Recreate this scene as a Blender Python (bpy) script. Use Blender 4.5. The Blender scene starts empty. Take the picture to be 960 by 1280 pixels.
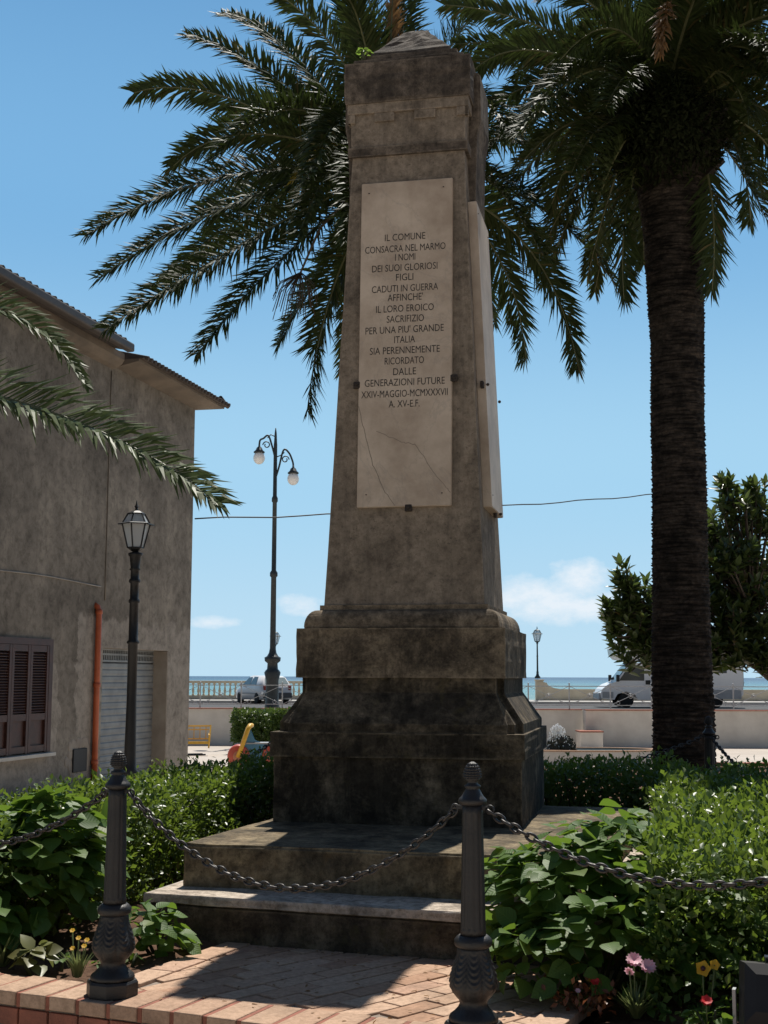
import bpy, bmesh, math, random
import numpy as np
from mathutils import Vector, Matrix

rng = np.random.default_rng(7)
random.seed(7)
scene = bpy.context.scene
col = scene.collection
PI = math.pi
R = math.radians

# ------------------------------------------------------------------ camera
EYE = 1.4
F_PX, PITCH, ROLL = 1655.8, R(7.078), R(.195)
_f = np.array([0, math.cos(PITCH), math.sin(PITCH)])
_u = np.array([0, -math.sin(PITCH), math.cos(PITCH)])
_x = np.array([1., 0, 0])
CX = math.cos(ROLL) * _x + math.sin(ROLL) * _u
CU = -math.sin(ROLL) * _x + math.cos(ROLL) * _u
cam_d = bpy.data.cameras.new('camera')
cam = bpy.data.objects.new('camera', cam_d)
col.objects.link(cam)
cam_d.sensor_fit = 'VERTICAL'
cam_d.sensor_height = 36
cam_d.lens = F_PX / 1280 * 36
cam_d.clip_start = .05
cam_d.clip_end = 40000
m = Matrix.Identity(4)
for i in range(3):
    m[i][0] = CX[i]; m[i][1] = CU[i]; m[i][2] = -_f[i]
m[0][3], m[1][3], m[2][3] = 0, 0, EYE
cam.matrix_world = m
scene.camera = cam

# ------------------------------------------------------------------ light
SUN_AZ, SUN_EL = R(12.7), R(62)          # azimuth from +Y towards +X
world = bpy.data.worlds.new('World')
scene.world = world
world.use_nodes = True
wt = world.node_tree
for n in list(wt.nodes): wt.nodes.remove(n)
w_out = wt.nodes.new('ShaderNodeOutputWorld')
w_bg = wt.nodes.new('ShaderNodeBackground')
w_sky = wt.nodes.new('ShaderNodeTexSky')
w_sky.sky_type = 'NISHITA'
w_sky.sun_disc = False
w_sky.sun_elevation = SUN_EL
w_sky.sun_rotation = SUN_AZ
w_sky.air_density = 1.0
w_sky.dust_density = 0.35
w_sky.ozone_density = 1.0
w_bg.inputs['Strength'].default_value = 0.05
SUN_STRENGTH = 5.0
EXPOSURE = 0.2
# thin cumulus low over the sea, mixed into the sky by direction
tc = wt.nodes.new('ShaderNodeTexCoord')
sep = wt.nodes.new('ShaderNodeSeparateXYZ')
wt.links.new(tc.outputs['Generated'], sep.inputs[0])
mp = wt.nodes.new('ShaderNodeMapping')
mp.inputs['Scale'].default_value = (1, 1, 1.7)
wt.links.new(tc.outputs['Generated'], mp.inputs[0])
nz = wt.nodes.new('ShaderNodeTexNoise')
nz.inputs['Scale'].default_value = 27
nz.inputs['Detail'].default_value = 11
nz.inputs['Roughness'].default_value = .68
wt.links.new(mp.outputs[0], nz.inputs['Vector'])

def wmath(op, a, b=None, c=None, clamp=False):
    n = wt.nodes.new('ShaderNodeMath'); n.operation = op; n.use_clamp = clamp
    for i, v in enumerate((a, b, c)):
        if v is None: continue
        if isinstance(v, (int, float)): n.inputs[i].default_value = v
        else: wt.links.new(v, n.inputs[i])
    return n.outputs[0]

def cloud_blob(cx, cz, rx, rz):
    dx = wmath('DIVIDE', wmath('SUBTRACT', sep.outputs[0], cx), rx)
    dz = wmath('DIVIDE', wmath('SUBTRACT', sep.outputs[2], cz), rz)
    d2 = wmath('ADD', wmath('MULTIPLY', dx, dx), wmath('MULTIPLY', dz, dz))
    return wmath('SUBTRACT', 1.0, d2)

b = cloud_blob(.115, .056, .055, .020)
for args in ((.147, .071, .026, .018), (.165, .052, .045, .014), (-.063, .054, .020, .010), (-.125, .040, .022, .006), (.30, .05, .08, .02), (.42, .1, .1, .03), (-.5, .08, .15, .03)):
    b = wmath('MAXIMUM', b, cloud_blob(*args))
b = wmath('MAXIMUM', b, -1.0)
cl = wmath('ADD', wmath('MULTIPLY', b, .35), wmath('SUBTRACT', nz.outputs[0], .5))
cl = wmath('MULTIPLY', wmath('MULTIPLY', cl, 2.6, clamp=True), .78)
front = wmath('GREATER_THAN', sep.outputs[1], 0.0)
cl = wmath('MULTIPLY', cl, front)
tint = wt.nodes.new('ShaderNodeMix'); tint.data_type = 'RGBA'; tint.blend_type = 'MULTIPLY'
tint.inputs[0].default_value = 1.0
tint.inputs[7].default_value = (1.0, 1.0, 1.0, 1)
wt.links.new(w_sky.outputs[0], tint.inputs[6])
mix = wt.nodes.new('ShaderNodeMix'); mix.data_type = 'RGBA'
wt.links.new(cl, mix.inputs[0])
# clear blue air over the sea: pale at the horizon, deeper higher up; behind the viewer the plain sky
rmp = wt.nodes.new('ShaderNodeValToRGB')
rmp.color_ramp.interpolation = 'EASE'
els = rmp.color_ramp.elements
els.new(.5); els.new(.5)
for e, (p, c) in zip(els, ((0.0, (9.0, 13.0, 15.9)), (.15, (6.7, 11.6, 15.6)), (.34, (3.6, 8.1, 13.4)), (.62, (1.7, 4.8, 9.7)))):
    e.position = p; e.color = (*(v / 16 for v in c), 1)
wt.links.new(sep.outputs[2], rmp.inputs[0])
sc16 = wt.nodes.new('ShaderNodeMix'); sc16.data_type = 'RGBA'; sc16.blend_type = 'MULTIPLY'; sc16.inputs[0].default_value = 1
wt.links.new(rmp.outputs[0], sc16.inputs[6]); sc16.inputs[7].default_value = (16, 16, 16, 1)
hz_ = wmath('MULTIPLY', wmath('ADD', wmath('MULTIPLY', sep.outputs[1], 1.6), -.1, clamp=True), .97)
hz_ = wmath('MULTIPLY', hz_, wmath('DIVIDE', wmath('SUBTRACT', .95, sep.outputs[2]), .35, clamp=True))
hz_ = wmath('MULTIPLY', hz_, wmath('GREATER_THAN', sep.outputs[2], -.02))
hmix = wt.nodes.new('ShaderNodeMix'); hmix.data_type = 'RGBA'
wt.links.new(hz_, hmix.inputs[0])
wt.links.new(tint.outputs[2], hmix.inputs[6])
wt.links.new(sc16.outputs[2], hmix.inputs[7])
wt.links.new(hmix.outputs[2], mix.inputs[6])
mix.inputs[7].default_value = (15.5, 16.2, 17.0, 1)
wt.links.new(mix.outputs[2], w_bg.inputs['Color'])
wt.links.new(w_bg.outputs[0], w_out.inputs[0])

sun_d = bpy.data.lights.new('sun', 'SUN')
sun = bpy.data.objects.new('sun', sun_d)
col.objects.link(sun)
sun_d.energy = SUN_STRENGTH
sun_d.angle = R(.5)
sun_d.color = (1, .95, .87)
sd = Vector((math.sin(SUN_AZ) * math.cos(SUN_EL), math.cos(SUN_AZ) * math.cos(SUN_EL), math.sin(SUN_EL)))
sun.rotation_euler = sd.to_track_quat('Z', 'Y').to_euler()
sun.location = (3, 20, 30)
vs = scene.view_settings
vs.view_transform = 'Standard'; vs.look = 'None'; vs.gamma = 1; vs.use_curve_mapping = False
vs.exposure = EXPOSURE

# ------------------------------------------------------------------ helpers
def at(x, y, Y):
    "world point seen at photo pixel (x, y) at the distance Y"
    d = CX * (x - 480) / F_PX + CU * (640 - y) / F_PX + _f
    return d * (Y / d[1]) + np.array([0, 0, EYE])

def tag(o, label=None, cat=None, group=None, kind=None):
    if label: o['label'] = label
    if cat: o['category'] = cat
    if group: o['group'] = group
    if kind: o['kind'] = kind
    return o

def thing(name, label, cat, loc=(0, 0, 0), rz=0, group=None):
    o = bpy.data.objects.new(name, None)
    o.empty_display_size = .2
    col.objects.link(o)
    o.location = loc
    o.rotation_euler = (0, 0, rz)
    return tag(o, label, cat, group)

def link_mesh(name, me, mat, parent=None):
    o = bpy.data.objects.new(name, me)
    col.objects.link(o)
    if mat is not None and not me.materials:
        for mm in (mat if isinstance(mat, (list, tuple)) else [mat]): me.materials.append(mm)
    if parent is not None: o.parent = parent
    return o

def copy_thing(o, loc, rz=None, label=None):
    r = o.copy(); col.objects.link(r)
    r.location = loc
    if rz is not None: r.rotation_euler = (0, 0, rz)
    if label: r['label'] = label
    def rec(src, dst):
        for ch in src.children:
            c = ch.copy(); col.objects.link(c); c.parent = dst
            rec(ch, c)
    rec(o, r)
    return r

class MB:
    "collects shapes, builds one mesh object"
    def __init__(self):
        self.bm = bmesh.new(); self.smooth = []
    def box(self, c, s, rot=None, bev=0, taper=1.0):
        hx, hy, hz = s[0] / 2, s[1] / 2, s[2] / 2
        vs = []
        for z in (-1, 1):
            k = taper if z > 0 else 1
            for x, y in ((-1, -1), (1, -1), (1, 1), (-1, 1)):
                v = Vector((x * hx * k, y * hy * k, z * hz))
                if rot is not None: v = rot @ v
                vs.append(self.bm.verts.new(v + Vector(c)))
        fs = [(3, 2, 1, 0), (4, 5, 6, 7), (0, 1, 5, 4), (1, 2, 6, 5), (2, 3, 7, 6), (3, 0, 4, 7)]
        faces = [self.bm.faces.new([vs[i] for i in f]) for f in fs]
        if bev:
            ed = set()
            for f in faces: ed.update(f.edges)
            bmesh.ops.bevel(self.bm, geom=list(ed), offset=bev, segments=2, affect='EDGES', profile=.5)
        return self
    def bar(self, a, b, w, h=None, up=(0, 0, 1)):
        a = Vector(a); b = Vector(b); h = h or w
        d = (b - a); L = d.length; d.normalize()
        u = Vector(up)
        if abs(d.dot(u)) > .98: u = Vector((0, 1, 0))
        s = d.cross(u).normalized(); u = s.cross(d)
        M3 = Matrix((s, d, u)).transposed()
        return self.box((a + b) / 2, (w, L, h), rot=M3)
    def loft(self, rings, closed=True, cap0=True, cap1=True, smooth=True):
        rr = [[self.bm.verts.new(Vector(p)) for p in r] for r in rings]
        n = len(rr[0])
        for a, b in zip(rr[:-1], rr[1:]):
            for i in range(n if closed else n - 1):
                j = (i + 1) % n
                try:
                    f = self.bm.faces.new((a[i], a[j], b[j], b[i])); f.smooth = smooth
                except ValueError: pass
        if cap0: self.bm.faces.new(list(reversed(rr[0])))
        if cap1: self.bm.faces.new(rr[-1])
        return self
    def tube(self, pts, r, seg=8, smooth=True):
        pts = [Vector(p) for p in pts]
        rad = r if isinstance(r, (list, tuple, np.ndarray)) else [r] * len(pts)
        rings = []
        prev = None
        for i, p in enumerate(pts):
            t = (pts[min(i + 1, len(pts) - 1)] - pts[max(i - 1, 0)]).normalized()
            if prev is None:
                u = Vector((0, 0, 1)) if abs(t.z) < .9 else Vector((1, 0, 0))
            else: u = prev
            s = t.cross(u).normalized(); u = s.cross(t).normalized(); prev = u
            rings.append([p + (s * math.cos(2 * PI * k / seg) + u * math.sin(2 * PI * k / seg)) * rad[i] for k in range(seg)])
        return self.loft(rings, smooth=smooth)
    def lathe(self, prof, seg=24, c=(0, 0, 0), mod=None, smooth=True, axis='z', a0=0, caps=True):
        rings = []
        for i, (r, z) in enumerate(prof):
            ring = []
            for k in range(seg):
                a = 2 * PI * k / seg + a0
                rr = max(r, 1e-4)
                if mod: rr *= mod(a, z)
                x, y = rr * math.cos(a), rr * math.sin(a)
                p = {'z': (x, y, z), 'y': (x, z, y), 'x': (z, x, y)}[axis]
                ring.append(Vector(p) + Vector(c))
            rings.append(ring)
        return self.loft(rings, smooth=smooth, cap0=caps, cap1=caps)
    def prism(self, pts, y0, y1, fn=None):
        "extrude an x-z outline from y0 to y1"
        fn = fn or (lambda x, y, z: (x, y, z))
        a = [self.bm.verts.new(fn(x, y0, z)) for x, z in pts]
        b = [self.bm.verts.new(fn(x, y1, z)) for x, z in pts]
        n = len(pts)
        for i in range(n):
            j = (i + 1) % n
            self.bm.faces.new((a[i], a[j], b[j], b[i]))
        self.bm.faces.new(list(reversed(a))); self.bm.faces.new(b)
        return self
    def torus(self, c, R1, r, M3=None, seg=14, sub=6, squash=1.0):
        M3 = M3 or Matrix.Identity(3)
        rings = []
        for i in range(seg):
            a = 2 * PI * i / seg
            ring = []
            for k in range(sub):
                q = 2 * PI * k / sub
                v = Vector(((R1 + r * math.cos(q)) * math.cos(a), (R1 * squash + r * math.cos(q)) * math.sin(a), r * math.sin(q)))
                ring.append(Vector(c) + M3 @ v)
            rings.append(ring)
        rings.append(rings[0])
        rr = [[self.bm.verts.new(p) for p in r_] for r_ in rings[:-1]]
        n = len(rr)
        for i in range(n):
            for k in range(sub):
                f = self.bm.faces.new((rr[i][k], rr[(i + 1) % n][k], rr[(i + 1) % n][(k + 1) % sub], rr[i][(k + 1) % sub]))
                f.smooth = True
        return self
    def ball(self, c, r, seg=10, rings=7, sc=(1, 1, 1)):
        prof = []
        for i in range(rings + 1):
            t = PI * i / rings
            prof.append((max(math.sin(t) * r, 1e-4), -math.cos(t) * r))
        rs = [[Vector(c) + Vector((q * math.cos(2 * PI * k / seg) * sc[0], q * math.sin(2 * PI * k / seg) * sc[1], z * sc[2])) for k in range(seg)] for q, z in prof]
        return self.loft(rs)
    def build(self, name, mat, parent=None, T=None, recalc=True):
        if recalc: bmesh.ops.recalc_face_normals(self.bm, faces=self.bm.faces[:])
        me = bpy.data.meshes.new(name)
        self.bm.to_mesh(me); self.bm.free()
        if T is not None: me.transform(T)
        return link_mesh(name, me, mat, parent)

# ------------------------------------------------------------------ materials
def mat_new(name):
    mt = bpy.data.materials.new(name); mt.use_nodes = True
    nt = mt.node_tree
    bs = nt.nodes['Principled BSDF']
    return mt, nt, bs

def nd(nt, typ, **kw):
    n = nt.nodes.new(typ)
    for k, v in kw.items(): setattr(n, k, v)
    return n

def coords(nt, kind='Object', scale=(1, 1, 1)):
    t = nd(nt, 'ShaderNodeTexCoord'); mpn = nd(nt, 'ShaderNodeMapping')
    mpn.inputs['Scale'].default_value = scale
    nt.links.new(t.outputs[kind], mpn.inputs[0])
    return mpn.outputs[0]

def noise(nt, vec, scale, detail=6, rough=.6, dist=0):
    n = nd(nt, 'ShaderNodeTexNoise')
    n.inputs['Scale'].default_value = scale; n.inputs['Detail'].default_value = detail
    n.inputs['Roughness'].default_value = rough; n.inputs['Distortion'].default_value = dist
    nt.links.new(vec, n.inputs['Vector'])
    return n.outputs[0]

def ramp(nt, fac, stops):
    r = nd(nt, 'ShaderNodeValToRGB')
    el = r.color_ramp.elements
    while len(el) < len(stops): el.new(.5)
    for e, (p, c) in zip(el, stops):
        e.position = p; e.color = (*c, 1) if len(c) == 3 else c
    nt.links.new(fac, r.inputs[0])
    return r.outputs[0]

def mixc(nt, fac, a, b, mode='MIX'):
    n = nd(nt, 'ShaderNodeMix', data_type='RGBA', blend_type=mode)
    for sock, v in ((0, fac), (6, a), (7, b)):
        if isinstance(v, (int, float)): n.inputs[sock].default_value = v
        elif isinstance(v, tuple): n.inputs[sock].default_value = (*v, 1) if len(v) == 3 else v
        else: nt.links.new(v, n.inputs[sock])
    return n.outputs[2]

def mathn(nt, op, a, b=0.0, clamp=False):
    n = nd(nt, 'ShaderNodeMath', operation=op, use_clamp=clamp)
    for i, v in enumerate((a, b)):
        if isinstance(v, (int, float)): n.inputs[i].default_value = v
        else: nt.links.new(v, n.inputs[i])
    return n.outputs[0]

def bump(nt, bs, h, strength=.3, dist=.02):
    bn = nd(nt, 'ShaderNodeBump')
    bn.inputs['Strength'].default_value = strength; bn.inputs['Distance'].default_value = dist
    nt.links.new(h, bn.inputs['Height'])
    nt.links.new(bn.outputs[0], bs.inputs['Normal'])

def simple(name, c1, c2=None, scale=8, rough=.6, metal=0, bstr=0, bscale=60, spec=.5, detail=5):
    mt, nt, bs = mat_new(name)
    bs.inputs['Roughness'].default_value = rough
    bs.inputs['Metallic'].default_value = metal
    bs.inputs['Specular IOR Level'].default_value = spec
    v = coords(nt)
    c2 = c2 or tuple(x * .8 for x in c1)
    nt.links.new(ramp(nt, noise(nt, v, scale, detail), [(.35, c2), (.65, c1)]), bs.inputs['Base Color'])
    if bstr: bump(nt, bs, noise(nt, v, bscale, 5), bstr)
    return mt

def stone(name, light, mid, dark, dirt=.5, streak=.4, moss=None, scale=2.2, bs_=.5, wear=.6, grain=.40):
    mt, nt, bs = mat_new(name)
    bs.inputs['Roughness'].default_value = .9
    bs.inputs['Specular IOR Level'].default_value = .2
    v = coords(nt)
    base = ramp(nt, noise(nt, v, scale * 2.2, 9, .68), [(.38, mid), (.60, light)])
    blot = ramp(nt, noise(nt, v, scale * 1.5, 10, .74, .35), [(.42 - (.6 - dirt) * .3, (1, 1, 1)), (.60 - (.6 - dirt) * .3, (0, 0, 0))])
    c = mixc(nt, mathn(nt, 'MULTIPLY', blot, .85), base, dark)
    fine = ramp(nt, noise(nt, v, 21, 9, .8), [(.36, (grain, grain * .97, grain * .94)), (.58, (1.12, 1.10, 1.08))])
    c = mixc(nt, 1.0, c, fine, 'MULTIPLY')
    vs_ = coords(nt, scale=(7, 7, .45))
    st = ramp(nt, noise(nt, vs_, 1.4, 6, .65), [(.5, (0, 0, 0)), (.78, (1, 1, 1))])
    c = mixc(nt, mathn(nt, 'MULTIPLY', st, streak), c, dark)
    st2 = ramp(nt, noise(nt, coords(nt, scale=(14, 14, 1.3)), 1.2, 7, .7, .4), [(.5, (0, 0, 0)), (.85, (1, 1, 1))])
    c = mixc(nt, mathn(nt, 'MULTIPLY', st2, streak * .35), c, tuple(x * 1.5 for x in light))
    pit = ramp(nt, noise(nt, v, 55, 4, .7), [(.28, (0, 0, 0)), (.42, (1, 1, 1))])
    c = mixc(nt, pit, tuple(x * .45 for x in mid), c)
    bv = nd(nt, 'ShaderNodeBevel'); bv.samples = 4; bv.inputs['Radius'].default_value = .022
    gm = nd(nt, 'ShaderNodeNewGeometry')
    vd = nd(nt, 'ShaderNodeVectorMath', operation='DOT_PRODUCT')
    nt.links.new(bv.outputs[0], vd.inputs[0]); nt.links.new(gm.outputs['Normal'], vd.inputs[1])
    edge = mathn(nt, 'MULTIPLY', mathn(nt, 'SUBTRACT', .985, vd.outputs['Value']), 9.0, True)
    edge = mathn(nt, 'MULTIPLY', edge, ramp(nt, noise(nt, v, 9, 6, .7), [(.42, (0, 0, 0)), (.6, (1, 1, 1))]))
    c = mixc(nt, mathn(nt, 'MULTIPLY', edge, wear), c, tuple(min(.6, x * 1.5) for x in light))
    if moss:
        ms = ramp(nt, noise(nt, v, scale * 3.1, 7, .7, .5), [(.56, (0, 0, 0)), (.7, (1, 1, 1))])
        c = mixc(nt, mathn(nt, 'MULTIPLY', ms, .55), c, moss)
    nt.links.new(c, bs.inputs['Base Color'])
    h = mathn(nt, 'ADD', noise(nt, v, 18, 8, .7), mathn(nt, 'MULTIPLY', noise(nt, v, 90, 4, .6), .5))
    bump(nt, bs, h, bs_, .012)
    return mt

def leafmat(name, c1, c2, trans=.3, rough=.4, tcol=None, spec=.5, vary=None, veins=False):
    mt, nt, bs = mat_new(name)
    geo = nd(nt, 'ShaderNodeNewGeometry')
    stops = [(0, c1), (1, c2)] if not vary else vary
    c = ramp(nt, geo.outputs['Random Per Island'], stops)
    v = coords(nt)
    c = mixc(nt, .5, c, mixc(nt, noise(nt, v, 3, 3), tuple(x * .7 for x in c1), tuple(min(1, x * 1.25) for x in c2)))
    if veins:
        uvn = nd(nt, 'ShaderNodeUVMap'); uvn.uv_map = 'leaf'
        sx = nd(nt, 'ShaderNodeSeparateXYZ'); nt.links.new(uvn.outputs[0], sx.inputs[0])
        ay = mathn(nt, 'ABSOLUTE', sx.outputs[1])
        ph_ = mathn(nt, 'SUBTRACT', sx.outputs[0], mathn(nt, 'MULTIPLY', ay, .75))
        wv_ = mathn(nt, 'SINE', mathn(nt, 'MULTIPLY', ph_, 46.0))
        side_v = mathn(nt, 'MULTIPLY', mathn(nt, 'SUBTRACT', wv_, .80), 5.0, True)
        mid_v = mathn(nt, 'SUBTRACT', 1.0, mathn(nt, 'MULTIPLY', ay, 45.0), True)
        vein = mathn(nt, 'MAXIMUM', mathn(nt, 'MULTIPLY', side_v, .6), mid_v)
        c = mixc(nt, mathn(nt, 'MULTIPLY', vein, .26), c, tuple(min(1, x * 2.4) for x in c2))
        bump(nt, bs, mathn(nt, 'MULTIPLY', wv_, -.5), .18, .003)
    nt.links.new(c, bs.inputs['Base Color'])
    bs.inputs['Roughness'].default_value = rough
    bs.inputs['Specular IOR Level'].default_value = spec
    if trans:
        tr = nd(nt, 'ShaderNodeBsdfTranslucent')
        tcol = tcol or tuple(x * 2.2 for x in c2)
        nt.links.new(mixc(nt, .7, c, tcol), tr.inputs[0])
        mx = nd(nt, 'ShaderNodeMixShader'); mx.inputs[0].default_value = trans
        nt.links.new(bs.outputs[0], mx.inputs[1]); nt.links.new(tr.outputs[0], mx.inputs[2])
        nt.links.new(mx.outputs[0], nt.nodes['Material Output'].inputs[0])
    return mt

def glass(name, tint=(.8, .85, .88), rough=.15, alpha=.55):
    mt, nt, bs = mat_new(name)
    bs.inputs['Base Color'].default_value = (*tint, 1)
    bs.inputs['Roughness'].default_value = rough
    tr = nd(nt, 'ShaderNodeBsdfTransparent'); tr.inputs[0].default_value = (*tint, 1)
    mx = nd(nt, 'ShaderNodeMixShader'); mx.inputs[0].default_value = alpha
    nt.links.new(tr.outputs[0], mx.inputs[1]); nt.links.new(bs.outputs[0], mx.inputs[2])
    nt.links.new(mx.outputs[0], nt.nodes['Material Output'].inputs[0])
    return mt

S_SHAFT = stone('weathered_limestone', (.275, .228, .178), (.205, .168, .13), (.085, .071, .057), .34, .75, grain=.62)
S_CAP = stone('blackened_limestone', (.20, .165, .13), (.125, .102, .082), (.038, .032, .027), .55, .6)
S_DIE = stone('stained_limestone', (.31, .245, .17), (.18, .14, .10), (.036, .03, .023), .55, .6)
S_BASE = stone('lichen_dark_limestone', (.24, .19, .13), (.10, .08, .056), (.018, .0155, .012), .72, .55, moss=(.11, .085, .035))
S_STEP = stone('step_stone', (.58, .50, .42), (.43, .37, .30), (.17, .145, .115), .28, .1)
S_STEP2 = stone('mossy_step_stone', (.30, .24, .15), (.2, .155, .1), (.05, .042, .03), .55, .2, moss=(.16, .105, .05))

S_RISER = stone('dark_riser_stone', (.20, .16, .11), (.12, .095, .068), (.035, .029, .022), .6, .3, moss=(.10, .085, .035))

def marble_mat():
    mt, nt, bs = mat_new('aged_marble')
    v = coords(nt)
    base = ramp(nt, noise(nt, v, 2.5, 8, .65), [(.36, (.37, .285, .21)), (.64, (.59, .485, .38))])
    wv = noise(nt, v, 1.6, 8, .6, 1.2)
    vein = ramp(nt, mathn(nt, 'ABSOLUTE', mathn(nt, 'SUBTRACT', wv, .5)), [(.0, (1, 1, 1)), (.012, (0, 0, 0))])
    c = mixc(nt, mathn(nt, 'MULTIPLY', vein, .35), base, (.30, .26, .22))
    sp = ramp(nt, noise(nt, v, 70, 3, .6), [(.24, (1, 1, 1)), (.32, (0, 0, 0))])
    c = mixc(nt, mathn(nt, 'MULTIPLY', sp, .4), c, (.22, .17, .12))
    st = ramp(nt, noise(nt, coords(nt, scale=(9, 9, .5)), 1.5, 6), [(.55, (0, 0, 0)), (.8, (1, 1, 1))])
    c = mixc(nt, mathn(nt, 'MULTIPLY', st, .3), c, (.36, .28, .2))
    nt.links.new(c, bs.inputs['Base Color'])
    bs.inputs['Roughness'].default_value = .55
    bump(nt, bs, noise(nt, v, 40, 5), .08, .01)
    return mt
MARBLE = marble_mat()
LETTER = simple('letter_black', (.028, .024, .020), (.16, .125, .095), 26, .7, detail=8)
LETTER.node_tree.nodes['Color Ramp'].color_ramp.elements[0].position = .24
LETTER.node_tree.nodes['Color Ramp'].color_ramp.elements[1].position = .36
RUST = simple('rusty_iron', (.05, .035, .025), (.025, .02, .018), 40, .8, 0, .4)
IRON = simple('painted_iron', (.010, .010, .011), (.007, .007, .007), 14, .5, 0, .15, 90)
IRON_BROWN = simple('dusty_painted_iron', (.022, .019, .017), (.011, .010, .010), 9, .5, 0, .2, 90)
CHAIN_M = simple('chain_iron', (.07, .065, .062), (.03, .027, .025), 60, .42, .6)
LAMP_GREEN = simple('dark_grey_iron', (.035, .045, .048), (.02, .026, .028), 8, .5)

def plaster_mat():
    mt, nt, bs = mat_new('house_plaster')
    v = coords(nt)
    big = noise(nt, v, .55, 9, .68, .3)
    c = ramp(nt, big, [(.34, (.13, .113, .093)), (.5, (.225, .197, .163)), (.64, (.32, .28, .23))])
    st = ramp(nt, noise(nt, coords(nt, scale=(3, 3, .22)), 1.6, 7, .65), [(.45, (0, 0, 0)), (.75, (1, 1, 1))])
    c = mixc(nt, mathn(nt, 'MULTIPLY', st, .45), c, (.13, .112, .092))
    # the newer, paler coat around the garage and the window; its edge wanders
    sp = nd(nt, 'ShaderNodeSeparateXYZ'); nt.links.new(v, sp.inputs[0])
    wob = mathn(nt, 'MULTIPLY', mathn(nt, 'SUBTRACT', noise(nt, v, 1.1, 6, .6), .5), 1.3)
    wob2 = mathn(nt, 'MULTIPLY', mathn(nt, 'SUBTRACT', noise(nt, v, 6, 5, .6), .5), .25)
    zz = mathn(nt, 'ADD', mathn(nt, 'ADD', sp.outputs[2], wob), wob2)
    lim = mathn(nt, 'ADD', 2.35, mathn(nt, 'MULTIPLY', mathn(nt, 'GREATER_THAN', mathn(nt, 'ADD', sp.outputs[0], wob2), 2.5), .72))
    gap = mathn(nt, 'MULTIPLY', mathn(nt, 'GREATER_THAN', mathn(nt, 'ADD', sp.outputs[0], wob), 1.85), mathn(nt, 'LESS_THAN', mathn(nt, 'ADD', sp.outputs[0], wob), 2.45))
    low = mathn(nt, 'MULTIPLY', mathn(nt, 'SUBTRACT', lim, zz), 9.0, True)
    low = mathn(nt, 'MULTIPLY', low, mathn(nt, 'SUBTRACT', 1.0, mathn(nt, 'MULTIPLY', gap, .8)))
    pale = ramp(nt, noise(nt, v, 1.7, 8, .65), [(.3, (.25, .22, .185)), (.7, (.40, .355, .305))])
    c = mixc(nt, mathn(nt, 'MULTIPLY', low, .85), c, pale)
    fine = ramp(nt, noise(nt, v, 5, 10, .8, .4), [(.36, (.58, .57, .56)), (.52, (1, 1, 1)), (.68, (1.22, 1.2, 1.18))])
    c = mixc(nt, 1.0, c, fine, 'MULTIPLY')
    nt.links.new(c, bs.inputs['Base Color'])
    bs.inputs['Roughness'].default_value = .92
    bs.inputs['Specular IOR Level'].default_value = .15
    bump(nt, bs, mathn(nt, 'ADD', noise(nt, v, 5, 8, .7), noise(nt, v, 60, 4)), .35, .015)
    return mt
PLASTER = plaster_mat()
PLASTER_PALE = simple('pale_plaster', (.36, .315, .26), (.26, .22, .18), 2.4, .9, 0, .2, 40)
CORNICE = simple('cornice_plaster', (.20, .16, .12), (.12, .098, .076), 1.6, .9, 0, .25, 30)
TILE = simple('old_roof_tile', (.085, .066, .054), (.045, .036, .032), 5, .85, 0, .3, 30)
WOOD_DARK = simple('dark_brown_shutter', (.062, .018, .010), (.036, .011, .007), 6, .55)
SHUTTER_GREY = simple('galvanised_shutter', (.25, .26, .26), (.17, .18, .185), 3, .5, .1)
ORANGE = simple('orange_plastic_pipe', (.50, .11, .035), (.36, .075, .025), 5, .45)
BLACK = simple('black_enamel', (.012, .012, .012), (.008, .008, .008), 10, .6)
WHITE_PAINT = simple('white_car_paint', (.82, .82, .82), (.78, .78, .79), 2, .25)
WHITE_WALL = simple('whitewash', (.74, .70, .63), (.60, .56, .50), 1.1, .9, 0, .2, 20, detail=8)
BRICK_RED = simple('red_brick', (.34, .12, .075), (.22, .085, .055), 12, .85, 0, .4, 60)
MORTAR = simple('mortar', (.30, .24, .19), (.2, .16, .13), 20, .95, 0, .3, 60)
RUBBER = simple('tyre_rubber', (.018, .018, .018), (.012, .012, .012), 20, .8)
STEEL = simple('galvanised_steel', (.45, .47, .48), (.34, .36, .37), 10, .45, .4)
CREAM = simple('cream_stone', (.66, .58, .43), (.56, .48, .35), 1.5, .85)
GREY_PLASTIC = simple('grey_plastic', (.34, .35, .36), (.28, .29, .3), 5, .5)
YELLOW = simple('yellow_paint', (.72, .42, .04), (.6, .33, .03), 8, .45)
RED_P = simple('faded_red_plastic', (.52, .09, .05), (.40, .07, .05), 8, .45)
BLUE_P = simple('faded_blue_panel', (.06, .20, .32), (.04, .15, .25), 5, .45)
PANE = simple('dark_glazing', (.05, .065, .07), (.03, .042, .05), 2, .06)
TAIL = simple('red_tail_lens', (.35, .02, .02), (.25, .015, .015), 8, .2)
GLASS_FROST = glass('frosted_pane', (.78, .82, .84), .3, .6)
GLOBE = glass('milky_globe', (.95, .95, .93), .35, .97)
HEDGE_TWIG = simple('twig_bark', (.05, .04, .028), (.03, .024, .018), 12, .9)

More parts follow.
